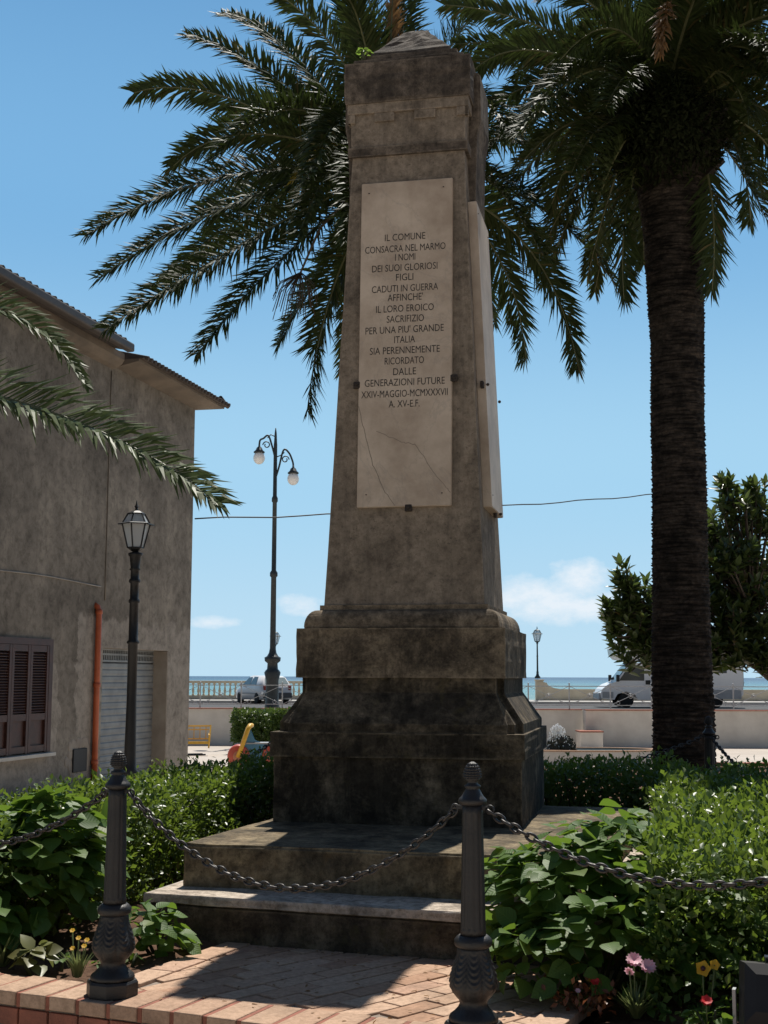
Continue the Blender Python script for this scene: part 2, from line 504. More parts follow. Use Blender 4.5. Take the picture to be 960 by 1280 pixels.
def paver_mat(name, stops, dirt=(.12, .085, .06)):
    mt, nt, bs = mat_new(name)
    geo = nd(nt, 'ShaderNodeNewGeometry')
    c = ramp(nt, geo.outputs['Random Per Island'], stops)
    v = coords(nt)
    c = mixc(nt, 1.0, c, ramp(nt, noise(nt, v, 38, 7, .75), [(.3, (.62, .6, .58)), (.6, (1, 1, 1))]), 'MULTIPLY')
    d = ramp(nt, noise(nt, v, 3.0, 7, .7), [(.5, (0, 0, 0)), (.72, (1, 1, 1))])
    c = mixc(nt, mathn(nt, 'MULTIPLY', d, .55), c, dirt)
    nt.links.new(c, bs.inputs['Base Color'])
    bs.inputs['Roughness'].default_value = .9
    bs.inputs['Specular IOR Level'].default_value = .2
    bump(nt, bs, noise(nt, v, 70, 6, .7), .5, .01)
    return mt
PAVER = paver_mat('worn_brick_paver', [(0, (.44, .265, .175)), (.4, (.55, .36, .245)), (.8, (.60, .42, .30)), (1, (.48, .27, .19))])
EDGE_TOP = paver_mat('worn_edge_brick', [(0, (.55, .385, .27)), (1, (.47, .305, .21))])

def ground_mat():
    mt, nt, bs = mat_new('plaza_paving')
    v = coords(nt)
    c = ramp(nt, noise(nt, v, .5, 9, .65), [(.3, (.40, .345, .29)), (.7, (.50, .44, .375))])
    d = ramp(nt, noise(nt, v, 2.2, 8, .75), [(.56, (0, 0, 0)), (.68, (1, 1, 1))])
    c = mixc(nt, mathn(nt, 'MULTIPLY', d, .4), c, (.27, .215, .17))
    nt.links.new(c, bs.inputs['Base Color'])
    bs.inputs['Roughness'].default_value = .9
    bump(nt, bs, noise(nt, v, 30, 6, .7), .3, .01)
    return mt
GROUND = ground_mat()
SOIL = simple('garden_soil', (.17, .10, .065), (.085, .05, .034), 14, .95, 0, 1.0, 35, .1, 9)
ASPHALT = simple('asphalt', (.065, .065, .066), (.045, .045, .046), 3, .9, 0, .2, 80)
PAVE_GREY = simple('grey_pavement', (.46, .44, .41), (.38, .36, .34), 2, .9)

def sea_mat():
    mt, nt, bs = mat_new('sea_water')
    v = coords(nt)
    sp = nd(nt, 'ShaderNodeSeparateXYZ'); nt.links.new(v, sp.inputs[0])
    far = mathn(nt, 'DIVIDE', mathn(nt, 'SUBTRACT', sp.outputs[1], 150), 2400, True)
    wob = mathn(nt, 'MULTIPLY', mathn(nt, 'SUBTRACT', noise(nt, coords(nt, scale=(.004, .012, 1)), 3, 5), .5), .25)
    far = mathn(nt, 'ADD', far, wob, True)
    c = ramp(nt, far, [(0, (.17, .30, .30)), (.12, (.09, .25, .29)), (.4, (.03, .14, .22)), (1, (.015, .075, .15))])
    foam = ramp(nt, noise(nt, coords(nt, scale=(.05, .16, 1)), 3, 6, .7), [(.665, (0, 0, 0)), (.70, (1, 1, 1))])
    c = mixc(nt, mathn(nt, 'MULTIPLY', foam, .7), c, (.8, .82, .82))
    nt.links.new(c, bs.inputs['Base Color'])
    bs.inputs['Roughness'].default_value = .45
    bs.inputs['Specular IOR Level'].default_value = .25
    h = mathn(nt, 'ADD', noise(nt, coords(nt, scale=(.10, .35, 1)), 2, 8, .65), 0.0)
    bump(nt, bs, h, 1.0, 1.2)
    return mt
SEA = sea_mat()

PALM_LEAF = leafmat('palm_leaflet', (.028, .042, .014), (.058, .078, .024), .12, .58, (.10, .15, .03), .16,
                     vary=[(0, (.022, .034, .011)), (.6, (.045, .065, .02)), (.93, (.065, .085, .026)), (.965, (.13, .10, .04)), (1, (.17, .11, .05))])
PALM_NEAR = leafmat('palm_leaflet_young', (.06, .085, .032), (.125, .16, .06), .15, .5, (.14, .2, .05), .2)
PALM_DEAD = leafmat('palm_leaflet_dry', (.20, .11, .045), (.33, .19, .08), .2, .6, (.4, .22, .08), .3)
PALM_YEL = leafmat('palm_leaflet_yellow', (.30, .24, .03), (.42, .33, .05), .25, .5, (.6, .5, .06), .3)
RACHIS = simple('palm_rachis', (.17, .17, .075), (.10, .105, .045), 4, .45)
BOOT = simple('palm_leaf_base', (.038, .028, .019), (.016, .013, .010), 8, .9, 0, .5, 30)
FRUIT = simple('palm_fruit', (.03, .018, .014), (.02, .012, .01), 20, .6)
TRUNK = stone('palm_trunk_bark', (.07, .058, .048), (.042, .035, .029), (.018, .016, .013), .5, .1, scale=3, bs_=.9)
_nt = TRUNK.node_tree; _bs = _nt.nodes['Principled BSDF']          # horizontal leaf-scar rings of the palm bark
_src = _bs.inputs['Base Color'].links[0].from_socket
_rg = ramp(_nt, noise(_nt, coords(_nt, scale=(1.6, 1.6, 15)), 2.0, 5, .6, .3), [(.40, (.30, .29, .28)), (.52, (1.0, .98, .95)), (.66, (1.7, 1.6, 1.5))])
_nt.links.new(mixc(_nt, 1.0, _src, _rg, 'MULTIPLY'), _bs.inputs['Base Color'])
BARK = simple('grey_bark', (.10, .08, .062), (.05, .04, .032), 9, .9, 0, .5, 40)
HYDR = leafmat('hydrangea_leaf', (.04, .09, .02), (.10, .175, .035), .32, .5, (.26, .42, .04), .28, veins=True,
               vary=[(0, (.035, .085, .018)), (.7, (.09, .16, .03)), (.93, (.10, .17, .03)), (.97, (.17, .19, .04)), (1, (.14, .10, .03))])
HEDGE = leafmat('hedge_leaf', (.04, .075, .018), (.10, .16, .03), .30, .38, (.32, .46, .05), .45,
                vary=[(0, (.035, .065, .014)), (.6, (.08, .135, .025)), (.92, (.12, .18, .035)), (1, (.22, .22, .05))])
FICUS = leafmat('rubber_tree_leaf', (.03, .055, .018), (.07, .10, .03), .22, .35, (.18, .26, .05), .5,
                vary=[(0, (.03, .05, .016)), (.7, (.07, .105, .03)), (.9, (.09, .13, .04)), (1, (.19, .10, .04))])
TOPIARY = leafmat('clipped_hedge_leaf', (.05, .09, .02), (.10, .16, .035), .2, .4, (.2, .3, .05))
GRASSY = leafmat('strap_leaf', (.10, .14, .05), (.22, .27, .11), .25, .45, (.3, .36, .12))
REDLEAF = leafmat('bronze_leaf', (.10, .03, .02), (.22, .09, .03), .25, .45, (.3, .1, .05))
PETAL_PINK = leafmat('pink_petal', (.78, .30, .40), (.88, .66, .70), .3, .5, (.9, .5, .65))
PETAL_YEL = leafmat('yellow_petal', (.72, .38, .02), (.82, .52, .03), .3, .5, (.9, .6, .05))
PETAL_RED = leafmat('red_petal', (.55, .02, .03), (.7, .05, .05), .3, .5, (.8, .1, .08))
PETAL_DARK = simple('dark_petal_blotch', (.06, .015, .02), (.04, .01, .015), 20, .6)

# ------------------------------------------------------------------ leaf scatter
def tmpl_ovate(w=.5, fold=.12, droop=.12):
    # unit leaf along +x, normal +z
    xs = (.10, .32, .58, .80); ww = (.30, .50, .45, .24)
    V = [(0, 0, 0)]
    for x, q in zip(xs, ww):
        dz = -droop * x * x
        V += [(x, 0, dz), (x, w * q, dz + fold * q * 2), (x, -w * q, dz + fold * q * 2)]
    V.append((1, 0, -droop))
    Fc = [(0, 3, 1), (0, 1, 2)]
    for i in range(3):
        a, b = 1 + 3 * i, 4 + 3 * i
        Fc += [(a, a + 2, b + 2, b), (a + 1, a, b, b + 1)]
    Fc += [(10, 12, 13), (11, 10, 13)]
    return np.array(V), Fc
def tmpl_small(w=.5, fold=.1):
    return np.array([(0, 0, 0), (.5, w * .5, fold), (1, 0, -.05), (.5, -w * .5, fold), (.5, 0, 0)]), [(0, 3, 4), (3, 2, 4), (0, 4, 1), (4, 2, 1)]

def norm(a):
    return a / np.maximum(np.linalg.norm(a, axis=-1, keepdims=True), 1e-9)

def scatter_mesh(name, tm, P, D, Nn, S, smooth=True):
    V, Fc = tm
    P = np.asarray(P, float); D = norm(np.asarray(D, float)); Nn = np.asarray(Nn, float)
    n = len(P)
    side = norm(np.cross(Nn, D)); up = np.cross(D, side)
    S = np.broadcast_to(np.asarray(S, float), (n,))
    W = (P[:, None] + S[:, None, None] * (V[None, :, 0:1] * D[:, None] + V[None, :, 1:2] * side[:, None] + V[None, :, 2:3] * up[:, None])).reshape(-1, 3)
    nv = len(V)
    lens = np.array([len(f) for f in Fc]); flat = np.concatenate([np.array(f) for f in Fc])
    loops = (np.arange(n)[:, None] * nv + flat[None]).ravel()
    me = mesh_np(name, W, loops, np.tile(lens, n), smooth)
    uv = me.uv_layers.new(name='leaf')
    uv.data.foreach_set('uv', np.tile(V[flat][:, :2], (n, 1)).astype(np.float32).ravel())
    return me

def mesh_np(name, V, loops, lens, smooth=False):
    me = bpy.data.meshes.new(name)
    me.vertices.add(len(V)); me.vertices.foreach_set('co', np.ascontiguousarray(V, dtype=np.float32).ravel())
    me.loops.add(len(loops)); me.loops.foreach_set('vertex_index', np.ascontiguousarray(loops, dtype=np.int32))
    me.polygons.add(len(lens))
    st = np.concatenate([[0], np.cumsum(lens)[:-1]]).astype(np.int32)
    me.polygons.foreach_set('loop_start', st)
    me.polygons.foreach_set('loop_total', np.asarray(lens, dtype=np.int32))
    me.polygons.foreach_set('use_smooth', np.full(len(lens), smooth))
    me.update(calc_edges=True)
    return me

# ================================================================== SETTING
def gz(Y):
    if Y <= 14: return -.25
    if Y <= 27: return -.25 - .32 * (Y - 14) / 13
    if Y <= 50: return -.57 - .88 * (Y - 27) / 23
    return -1.45
WALL_Y = 55.0
bm = MB()
ys = [-300, 0, 14, 20, 27, 35, 42, 50, WALL_Y + 2.2]
rows = [[(x, y, gz(y)) for x in (-300, -20, 0, 20, 300)] for y in ys]
bm.loft(rows, closed=False, cap0=False, cap1=False, smooth=False)
tag(bm.build('ground', GROUND), kind='structure')

ROAD = .0
rb = MB()
rb.box((0, 66.2, -3.5), (240, 17.6, 6.98))              # raised seafront terrace: pavement, road, promenade
tag(rb.build('terrace', PAVE_GREY), kind='structure')
rb = MB(); rb.box((0, 64.2, -.003), (240, 10.4, .02)); tag(rb.build('road', ASPHALT), kind='structure')
rb = MB(); rb.box((0, 72.2, .05), (240, 5.2, .16)); tag(rb.build('promenade', PAVE_GREY), kind='structure')
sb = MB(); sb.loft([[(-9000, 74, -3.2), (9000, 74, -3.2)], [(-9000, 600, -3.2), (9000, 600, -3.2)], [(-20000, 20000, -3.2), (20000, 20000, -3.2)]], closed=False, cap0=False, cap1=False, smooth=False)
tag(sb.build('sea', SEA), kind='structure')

# garden bed (raised, edged with brick), frame G: origin at the left front bollard
GA = R(-24.1)
G0 = np.array([-1.105, 5.618, .1])
gu = np.array([math.cos(GA), math.sin(GA), 0]); gv = np.array([-math.sin(GA), math.cos(GA), 0])
def G(u, v, z=0): return G0 + gu * u + gv * v + np.array([0, 0, z])
ROTG = Matrix.Rotation(GA, 3, 'Z')
ZP = .1
# soil
def soil():
    n = 120
    me_v = []; outline = []
    xs = np.linspace(-4.2, 5.2, 95); yv = np.linspace(0.0, 14, 130)
    V = np.zeros((len(yv), len(xs), 3))
    for j, v in enumerate(yv):
        for i, u in enumerate(xs):
            p = G(u, v + .12)
            h = .018 * math.sin(u * 5.1 + v * 3.3) + .02 * math.sin(u * 11 - v * 7) * math.sin(v * 9 + u) + rng.normal(0, .008)
            if -.18 < u < 1.86 and v < 3.2: h = -.07
            V[j, i] = (p[0], p[1], ZP - .012 + h)
    nx = len(xs)
    idx = np.arange(len(yv) * nx).reshape(len(yv), nx)
    q = np.stack([idx[:-1, :-1], idx[:-1, 1:], idx[1:, 1:], idx[1:, :-1]], -1).reshape(-1, 4)
    me = mesh_np('soil', V.reshape(-1, 3), q.ravel(), np.full(len(q), 4), True)
    tag(link_mesh('soil', me, SOIL), kind='structure')
soil()
pl = MB(); pl.loft([[G(-4.2, .1, -.5), G(5.2, .1, -.5), G(5.2, 13.9, -.8), G(-4.2, 13.9, -.8)], [G(-4.2, .1, -.09), G(5.2, .1, -.09), G(5.2, 13.9, -.09), G(-4.2, 13.9, -.09)]], smooth=False)
tag(pl.build('garden_terrace', SOIL), kind='structure')

# paving of the little path between the bollards
PU0, PU1 = -.13, 1.80
pb = MB(); pb.box(G((PU0 + PU1) / 2, 1.05, -.025), (PU1 - PU0, 2.3, .03), rot=ROTG)
tag(pb.build('path_bed', MORTAR), kind='structure')
pv = MB()
ra = R(46)
ru = np.array([math.cos(ra), math.sin(ra), 0]); rv = np.array([-math.sin(ra), math.cos(ra), 0])
BL, BW = .262, .104
org = G(.8, .9)
for r in range(-26, 27):
    for c in range(-11, 12):
        p = org + ru * ((c + .5 * (r % 2)) * (BL + .009)) + rv * (r * (BW + .009))
        d = p - G0
        u, v = d @ gu, d @ gv
        if not (PU0 + .085 < u < PU1 - .075 and .08 < v < 2.35): continue
        tilt = Matrix.Rotation(rng.normal(0, .006), 3, 'X') @ Matrix.Rotation(rng.normal(0, .006), 3, 'Y')
        pv.box(p + np.array([0, 0, -.022 + rng.normal(0, .0018)]), (BL + rng.normal(0, .003), BW + rng.normal(0, .002), .044), rot=Matrix.Rotation(ra + rng.normal(0, .008), 3, 'Z') @ tilt, bev=.004)
for v in np.arange(.20, 2.3, .268):                     # edging course along both sides of the path
    for u in (PU0 + .06, PU1 - .05):
        pv.box(G(u, v + .13, -.0145 + rng.normal(0, .001)), (.13, .258, .046), rot=Matrix.Rotation(GA + rng.normal(0, .008), 3, 'Z'), bev=.004)
tag(pv.build('path', PAVER), kind='structure')

# brick border along the front
bd = thing('brick_border', 'low brick border with worn pale top edging the front of the flower beds', 'border', tuple(G(0, -.02, -.344)), GA)
bt = MB(); bj = MB(); bf = MB()
for k in range(-30, 42):
    u = k * .149
    bt.box((u, .02, .35 - .028 + rng.normal(0, .0015)), (.126, .272, .056), rot=Matrix.Rotation(rng.normal(0, .008), 3, 'Z'), bev=.005)
    bj.box((u + .0745, .022, .35 - .031), (.02, .262, .056), rot=Matrix.Rotation(rng.normal(0, .01), 3, 'Z'), bev=.002)
    for rrow in range(4):
        off = .0745 if rrow % 2 else 0
        bf.box((u + off, .02, .35 - .062 - .038 - rrow * .077), (.140, .25 + rng.normal(0, .003), .068), bev=.004)
bt.build('capping', EDGE_TOP, bd); bj.build('joint', BRICK_RED, bd); bf.build('brick_face', BRICK_RED, bd)
bc = MB(); bc.box((.8, .025, .16), (10.6, .23, .31)); bc.build('mortar_bed', MORTAR, bd)

# ================================================================== MONUMENT
MC = np.array([.2233, 8.6646, ZP]); MYAW = R(-11.65)
mon = thing('obelisk_monument', 'tall weathered stone obelisk with inscribed marble slabs on a stepped pedestal', 'monument', tuple(MC), MYAW)
zo = -ZP                                                  # heights below are world heights
def sq(hx, hy, z, c=0):
    return [(-hx, -hy, z + zo), (hx, -hy, z + zo), (hx, hy, z + zo), (-hx, hy, z + zo)]
def frustum(lv, bev=.008):
    b_ = MB(); b_.loft([sq(h if not isinstance(h, tuple) else h[0], h if not isinstance(h, tuple) else h[1], z) for h, z in lv], smooth=False)
    if bev:
        bmesh.ops.bevel(b_.bm, geom=[e for e in b_.bm.edges if e.calc_face_angle(0) > .25], offset=bev, segments=2, affect='EDGES')
    return b_
def chip(o, amp=.004, cuts=5):
    "roughens the arrises of a stone block a little"
    bm2 = bmesh.new(); bm2.from_mesh(o.data)
    bmesh.ops.subdivide_edges(bm2, edges=[e for e in bm2.edges if e.calc_length() > .12], cuts=cuts, use_grid_fill=True)
    for v in bm2.verts:
        p = v.co
        k = math.sin(p.x * 37 + p.z * 23) * math.sin(p.y * 31 - p.z * 41) + .6 * math.sin(p.x * 83 + p.y * 77 + p.z * 91)
        v.co += v.normal * (amp * .6 * k) if v.normal.length else Vector((0, 0, 0))
    bm2.to_mesh(o.data); bm2.free()
    return o
# two broad steps, turned a little against the obelisk
SYAW = R(-17.2) - MYAW
MS = Matrix.Rotation(MYAW, 2)
def mloc(p):
    d = np.array(p[:2]) - MC[:2]
    c_, s_ = math.cos(MYAW), math.sin(MYAW)
    return np.array([c_ * d[0] + s_ * d[1], -s_ * d[0] + c_ * d[1]])
def step_block(name, fl, w, dep, z0, z1, mat, label=None, bev=.014, yaw=-17.2):
    l = mloc(fl)
    M3 = Matrix.Rotation(R(yaw) - MYAW, 3, 'Z')
    cc = Vector((l[0], l[1], 0)) + M3 @ Vector((w / 2, dep / 2, 0))
    b_ = MB(); b_.box((cc.x, cc.y, (z0 + z1) / 2 + zo), (w, dep, z1 - z0), rot=M3)
    bmesh.ops.subdivide_edges(b_.bm, edges=b_.bm.edges[:], cuts=14, use_grid_fill=True)
    bmesh.ops.bevel(b_.bm, geom=[e for e in b_.bm.edges if e.calc_face_angle(0) > .5], offset=bev, segments=3, affect='EDGES')
    o = b_.build(name, mat, mon)
    for v in o.data.vertices:
        p = v.co
        k = math.sin(p.x * 13 + p.z * 19) * math.sin(p.y * 11 - p.z * 23) + .5 * math.sin(p.x * 41 + p.y * 37 + p.z * 53)
        v.co = p + v.normal * (.004 * k)
    if label: o['label'] = label
    return o
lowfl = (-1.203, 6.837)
step_block('step', (lowfl[0] + .012, lowfl[1] + .012), 2.63, 3.27, ZP - .06, .276, S_RISER, 'lower stone step with dark riser', yaw=-18.7)  # lower step in two tones: darker block under a paler top slab
step_block('tread', lowfl, 2.66, 3.3, .275, .318, S_STEP, 'pale tread slab of the lower step', yaw=-18.7, bev=.008)
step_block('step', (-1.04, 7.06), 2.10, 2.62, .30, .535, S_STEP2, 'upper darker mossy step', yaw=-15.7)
chip(frustum([(.745, .52), (.745, .935)]).build('plinth', S_BASE, mon))
chip(frustum([(.765, .922), (.765, 1.068)]).build('plinth_band', S_BASE, mon))
sl = MB()
for lv in ([((.66, .745), 1.064), ((.66, .745), 1.12), ((.585, .625), 1.305), ((.585, .625), 1.40)], [((.745, .62), 1.063), ((.745, .62), 1.125), ((.625, .55), 1.30), ((.625, .55), 1.40)],
           [((.70, .70), 1.062), ((.70, .70), 1.122), ((.575, .575), 1.302), ((.575, .575), 1.40)]):
    sl.loft([sq(h[0], h[1], z) for h, z in lv], smooth=False)
bmesh.ops.bevel(sl.bm, geom=[e for e in sl.bm.edges if e.calc_face_angle(0) > .3], offset=.008, segments=2, affect='EDGES')
sl.build('sloping_base', S_BASE, mon)
chip(frustum([(.642, 1.392), (.642, 1.692)], .012).build('die_block', S_DIE, mon))
tb = MB()
prof = [(.60, 1.688)] + [(.535 + .07 * math.cos(a), 1.702 + .105 * math.sin(a)) for a in np.linspace(0, PI / 2, 8)] + [(.52, 1.808)]
tb.loft([sq(h, h, z) for h, z in prof], smooth=False)
tb.build('torus_moulding', S_DIE, mon)
frustum([(.525, 1.80), (.525, 1.838)], .006).build('fillet', S_DIE, mon)
TAP = .0444
def shw(z): return .502 - TAP * (z - 1.833)
chip(frustum([(shw(1.83), 1.83), (shw(4.80), 4.80)], .01).build('shaft', S_SHAFT, mon), .003, 8)
frustum([(.395, 4.785), (.398, 4.845)], .008).build('collar', S_CAP, mon)
frustum([(.378, 4.84), (.381, 5.145)], .006).build('frieze', S_SHAFT, mon)
dn = MB()
for rot in range(4):
    M3 = Matrix.Rotation(rot * PI / 2, 3, 'Z')
    def put(x0, x1, z0, z1, d=.022):
        c_ = M3 @ Vector(((x0 + x1) / 2, -.381 - d / 2 + .003, (z0 + z1) / 2 + zo))
        dn.box(c_, (x1 - x0, d, z1 - z0), rot=M3, bev=.004)
    put(-.40, .40, 5.075, 5.146, .024)
    for x0, x1 in ((-.40, -.35), (-.22, -.087), (.047, .187), (.325, .40)):
        put(x0, x1, 5.015, 5.074)
dn.build('dentil_course', S_SHAFT, mon)
chip(frustum([(.412, 5.143), (.418, 5.165), (.418, 5.42)], .012).build('capital_block', S_CAP, mon), .005)
chip(frustum([(.372, 5.415), (.366, 5.462)], .01).build('cap_step', S_CAP, mon), .006)
chip(frustum([(.325, 5.46), (.318, 5.515)], .01).build('cap_step', S_CAP, mon), .006)
chip(frustum([(.278, 5.513), (.262, 5.56), (.085, 5.775), (.03, 5.808)], .014).build('pyramid', S_CAP, mon), .011)
for sgn in (-1, 1):
    b_ = MB()
    pts = [(.34, 5.39), (.455, 5.38), (.46, 5.06), (.435, 4.93), (.425, 4.62), (.425, 4.40), (.41, 4.30), (.36, 4.30)]
    b_.prism([(sgn * x, z + zo) for x, z in pts], -.22, .22)
    bmesh.ops.bevel(b_.bm, geom=b_.bm.edges[:], offset=.012, segments=2, affect='EDGES')
    b_.build('side_corbel', S_CAP, mon)

LINES = [('IL COMUNE', -.008, 4.211, .265), ('CONSACRA NEL MARMO', -.007, 4.134, .526), ('I NOMI', -.006, 4.074, .132), ('DEI SUOI GLORIOSI', -.009, 4.005, .427), ('FIGLI', -.008, 3.94, .113),
         ('CADUTI IN GUERRA', -.006, 3.866, .432), ("AFFINCHE'", -.003, 3.806, .229), ('IL LORO EROICO', -.005, 3.732, .375), ('SACRIFIZIO', -.001, 3.663, .241), ("PER UNA PIU' GRANDE", -.006, 3.593, .507),
         ('ITALIA', -.004, 3.526, .135), ('SIA PERENNEMENTE', -.003, 3.456, .452), ('RICORDATO', -.005, 3.387, .253), ('DALLE', -.002, 3.316, .147), ('GENERAZIONI FUTURE', -.002, 3.247, .515),
         ('XXIV-MAGGIO-MCMXXXVII', -.003, 3.173, .555), ('A. XV-E.F.', -.003, 3.106, .198)]
def slab(rot, x0, x1, z0, z1, thick, label, text):
    # frame on the battered face: ex along the face, eu up the face, en outwards
    M3 = Matrix.Rotation(rot, 3, 'Z')
    eu = (M3 @ Vector((0, TAP, 1))).normalized(); ex = M3 @ Vector((1, 0, 0)); en = ex.cross(eu)
    def P(x, z, d=0):
        base = M3 @ Vector((x, -shw(z), z + zo))
        return base + en * d
    b_ = MB()
    b_.loft([[P(x0, z0, -.004), P(x1, z0, -.004), P(x1, z1, -.004), P(x0, z1, -.004)], [P(x0, z0, thick), P(x1, z0, thick), P(x1, z1, thick), P(x0, z1, thick)]], smooth=False)
    bmesh.ops.bevel(b_.bm, geom=b_.bm.edges[:], offset=.004, segments=2, affect='EDGES')
    s_ = b_.build('marble_slab', MARBLE, mon); s_['label'] = label
    M4 = Matrix((ex, eu, en)).transposed()
    if text:
        lines = []
        for t, cx_, cz, w in LINES:
            cu = bpy.data.curves.new('line', 'FONT'); cu.body = t; cu.align_x = 'CENTER'; cu.align_y = 'CENTER'; cu.size = .066; cu.resolution_u = 3; cu.offset = 0
            ob = bpy.data.objects.new('line', cu); col.objects.link(ob)
            dg = bpy.context.evaluated_depsgraph_get()
            me = bpy.data.meshes.new_from_object(ob.evaluated_get(dg))
            bpy.data.objects.remove(ob)
            co = np.array([v.co for v in me.vertices])
            k = w / (co[:, 0].max() - co[:, 0].min()); mid = (co[:, 0].max() + co[:, 0].min()) / 2
            my = (co[:, 1].max() + co[:, 1].min()) / 2
            for v in me.vertices:
                v.co = P(cx_, cz, thick + .0012) + M4 @ Vector(((v.co.x - mid) * k, v.co.y - my, 0))
            me.materials.clear(); link_mesh('inscription_line', me, LETTER, s_)
        r2 = random.Random(3); CRM = simple('crack_grey', (.26, .22, .18), (.2, .165, .13), 30, .9)
        for path in ([(-.295, 3.10), (-.255, 2.92), (-.2, 2.72), (-.13, 2.56), (-.055, 2.455)], [(-.18, 2.93), (-.02, 2.86), (.07, 2.84), (.15, 2.72), (.2, 2.64), (.27, 2.56), (.295, 2.53)]):
            pp = []
            for a, b2 in zip(path[:-1], path[1:]):
                for t in np.linspace(0, 1, 6, endpoint=False):
                    pp.append((a[0] + (b2[0] - a[0]) * t + r2.uniform(-.004, .004), a[1] + (b2[1] - a[1]) * t + r2.uniform(-.004, .004)))
            pp.append(path[-1]); cr = MB()
            for a, b2 in zip(pp[:-1], pp[1:]):
                cr.bar(P(a[0], a[1], thick + .0006), P(b2[0], b2[1], thick + .0006), .0035, .001, up=en)
            cr.build('crack', CRM, s_)
    cl = [(x0 - .012, 3.24), (x1 + .012, 3.26), ((x0 + x1) / 2 + .03, z0 - .008)]
    for x, z in cl:
        c_ = MB(); c_.box(P(x, z, thick * .5 + .006), (.045, .045, .022), rot=M4, bev=.006)
        c_.ball(P(x, z, thick + .014), .011, 8, 5)
        c_.build('clamp', RUST, s_)
    for x, z in ((x0 + .05, z1 - .07), (x1 - .06, z1 - .06), (x0 + .06, z0 + .08), (x1 - .06, z0 + .08)):
        c_ = MB(); c_.ball(P(x, z, thick), .006, 8, 5, (1, 1, .6)); c_.build('pin', RUST, s_)
slab(0, -.30, .30, 2.448, 4.592, .028, 'front marble slab carved with seventeen lines of black lettering', True)
slab(PI / 2, -.31, .31, 2.46, 4.46, .055, 'blank looking marble slab on the right hand face', False)

# ================================================================== BOLLARDS AND CHAINS
def make_bollard():
    root = thing('bollard', 'dark iron bollard', 'bollard', (0, 0, 0), 0, 'ornamental iron bollards linked by chains')
    o8 = MB(); o8.lathe([(.0, 0), (.103, 0), (.106, .008), (.106, .058), (.100, .067), (0, .067)], 8, smooth=False, a0=PI / 8)
    o8.build('base_plate', IRON_BROWN, root)
    def leafmod(a, z):
        k = 0
        if .135 < z < .33: k = (.11 * abs(math.sin(a * 4)) ** .5 - .05 + .035 * math.sin(z * 300 + 9 * abs(math.sin(a * 4)))) * math.sin((z - .135) / .195 * PI)
        return 1 + k
    b_ = MB()
    prof = [(.088, .066), (.090, .078), (.086, .088), (.070, .100), (.056, .115), (.050, .128), (.052, .14)]
    prof += [(.052 + .031 * math.sin((t) * PI * .5) if t < 1 else .083, .14 + t * .055) for t in np.linspace(.1, 1, 8)]
    prof += [(.083 - .025 * (1 - math.cos(t * PI)) / 2, .195 + t * .125) for t in np.linspace(.03, 1, 40)]
    b_.lathe(prof + [(.056, .325)], 96, mod=leafmod)
    b_.build('acanthus_bulb', IRON_BROWN, root)
    b_ = MB(); b_.lathe([(.054, .322), (.066, .330), (.069, .340), (.069, .352), (.060, .362), (.052, .368)], 32)
    b_.build('collar', IRON_BROWN, root)
    b_ = MB()
    fl = lambda a, z: 1 - (.07 * max(0, math.cos(a * 12)) if .39 < z < .80 else 0)
    b_.lathe([(.047, .366), (.0465, .388), (.0462, .395)] + [(.046 - .008 * t, .397 + .40 * t) for t in np.linspace(0, 1, 8)] + [(.038, .802), (.0385, .835)], 72, mod=fl)
    b_.build('fluted_shaft', IRON_BROWN, root)
    b_ = MB(); b_.lathe([(.040, .832), (.051, .838), (.053, .848), (.050, .855), (.044, .860), (.038, .868), (.027, .887), (.024, .892), (.030, .896), (.030, .903), (.020, .908), (.018, .917), (.028, .924), (.029, .930)], 32)
    b_.build('cap', IRON_BROWN, root)
    b_ = MB()
    sc = lambda a, z: 1 + .16 * math.sin(a * 7 + z * 330) * math.sin(a * 7 - z * 330)
    b_.lathe([(.024, .926), (.030, .931)] + [(.031 * math.sqrt(max(.002, 1 - ((z - .936) / .053) ** 2)), z) for z in np.linspace(.934, .9885, 26)], 56, mod=sc)
    b_.build('pine_cone_finial', IRON_BROWN, root)
    for s in (-1, 1):
        b_ = MB(); b_.bar((s * .036, 0, .822), (s * .062, 0, .822), .014)
        b_.torus((s * .068, 0, .817), .014, .0045, Matrix.Rotation(PI / 2, 3, 'X'), 14, 6)
        b_.build('chain_ring', IRON_BROWN, root)
    return root
boll = make_bollard()
B1 = G(0, 0); B2 = G(1.572, 0); B0 = G(-1.62, 0); B3 = G(3.14, 0)
BK1 = np.array([2.67, 11.0, ZP]); BK2 = np.array([-.80, 11.05, ZP]); BL1 = np.array([-3.2, 7.9, ZP]); BR1 = np.array([3.05, 7.6, ZP])
boll.location = B1; boll.rotation_euler = (0, 0, GA)
boll['label'] = 'iron bollard on the brick border at the left side of the brick path'
copy_thing(boll, tuple(B2), GA, 'nearest iron bollard, standing in front of the obelisk by the right bed')
copy_thing(boll, tuple(BK1), R(-30), 'dark iron bollard half hidden beside the foot of the thick palm trunk')
for p, a, lab in ((B0, GA, 'iron bollard holding the chain beyond the left edge of the photo'), (B3, GA, 'iron bollard holding the chain beyond the right edge of the photo'),
                  (BK2, R(20), 'iron bollard hidden behind the obelisk pedestal'), (BL1, R(60), 'iron bollard at the left rear of the garden beyond the photo edge'), (BR1, R(-80), 'iron bollard at the right rear of the garden beyond the photo edge')):
    copy_thing(boll, tuple(p), a, lab)

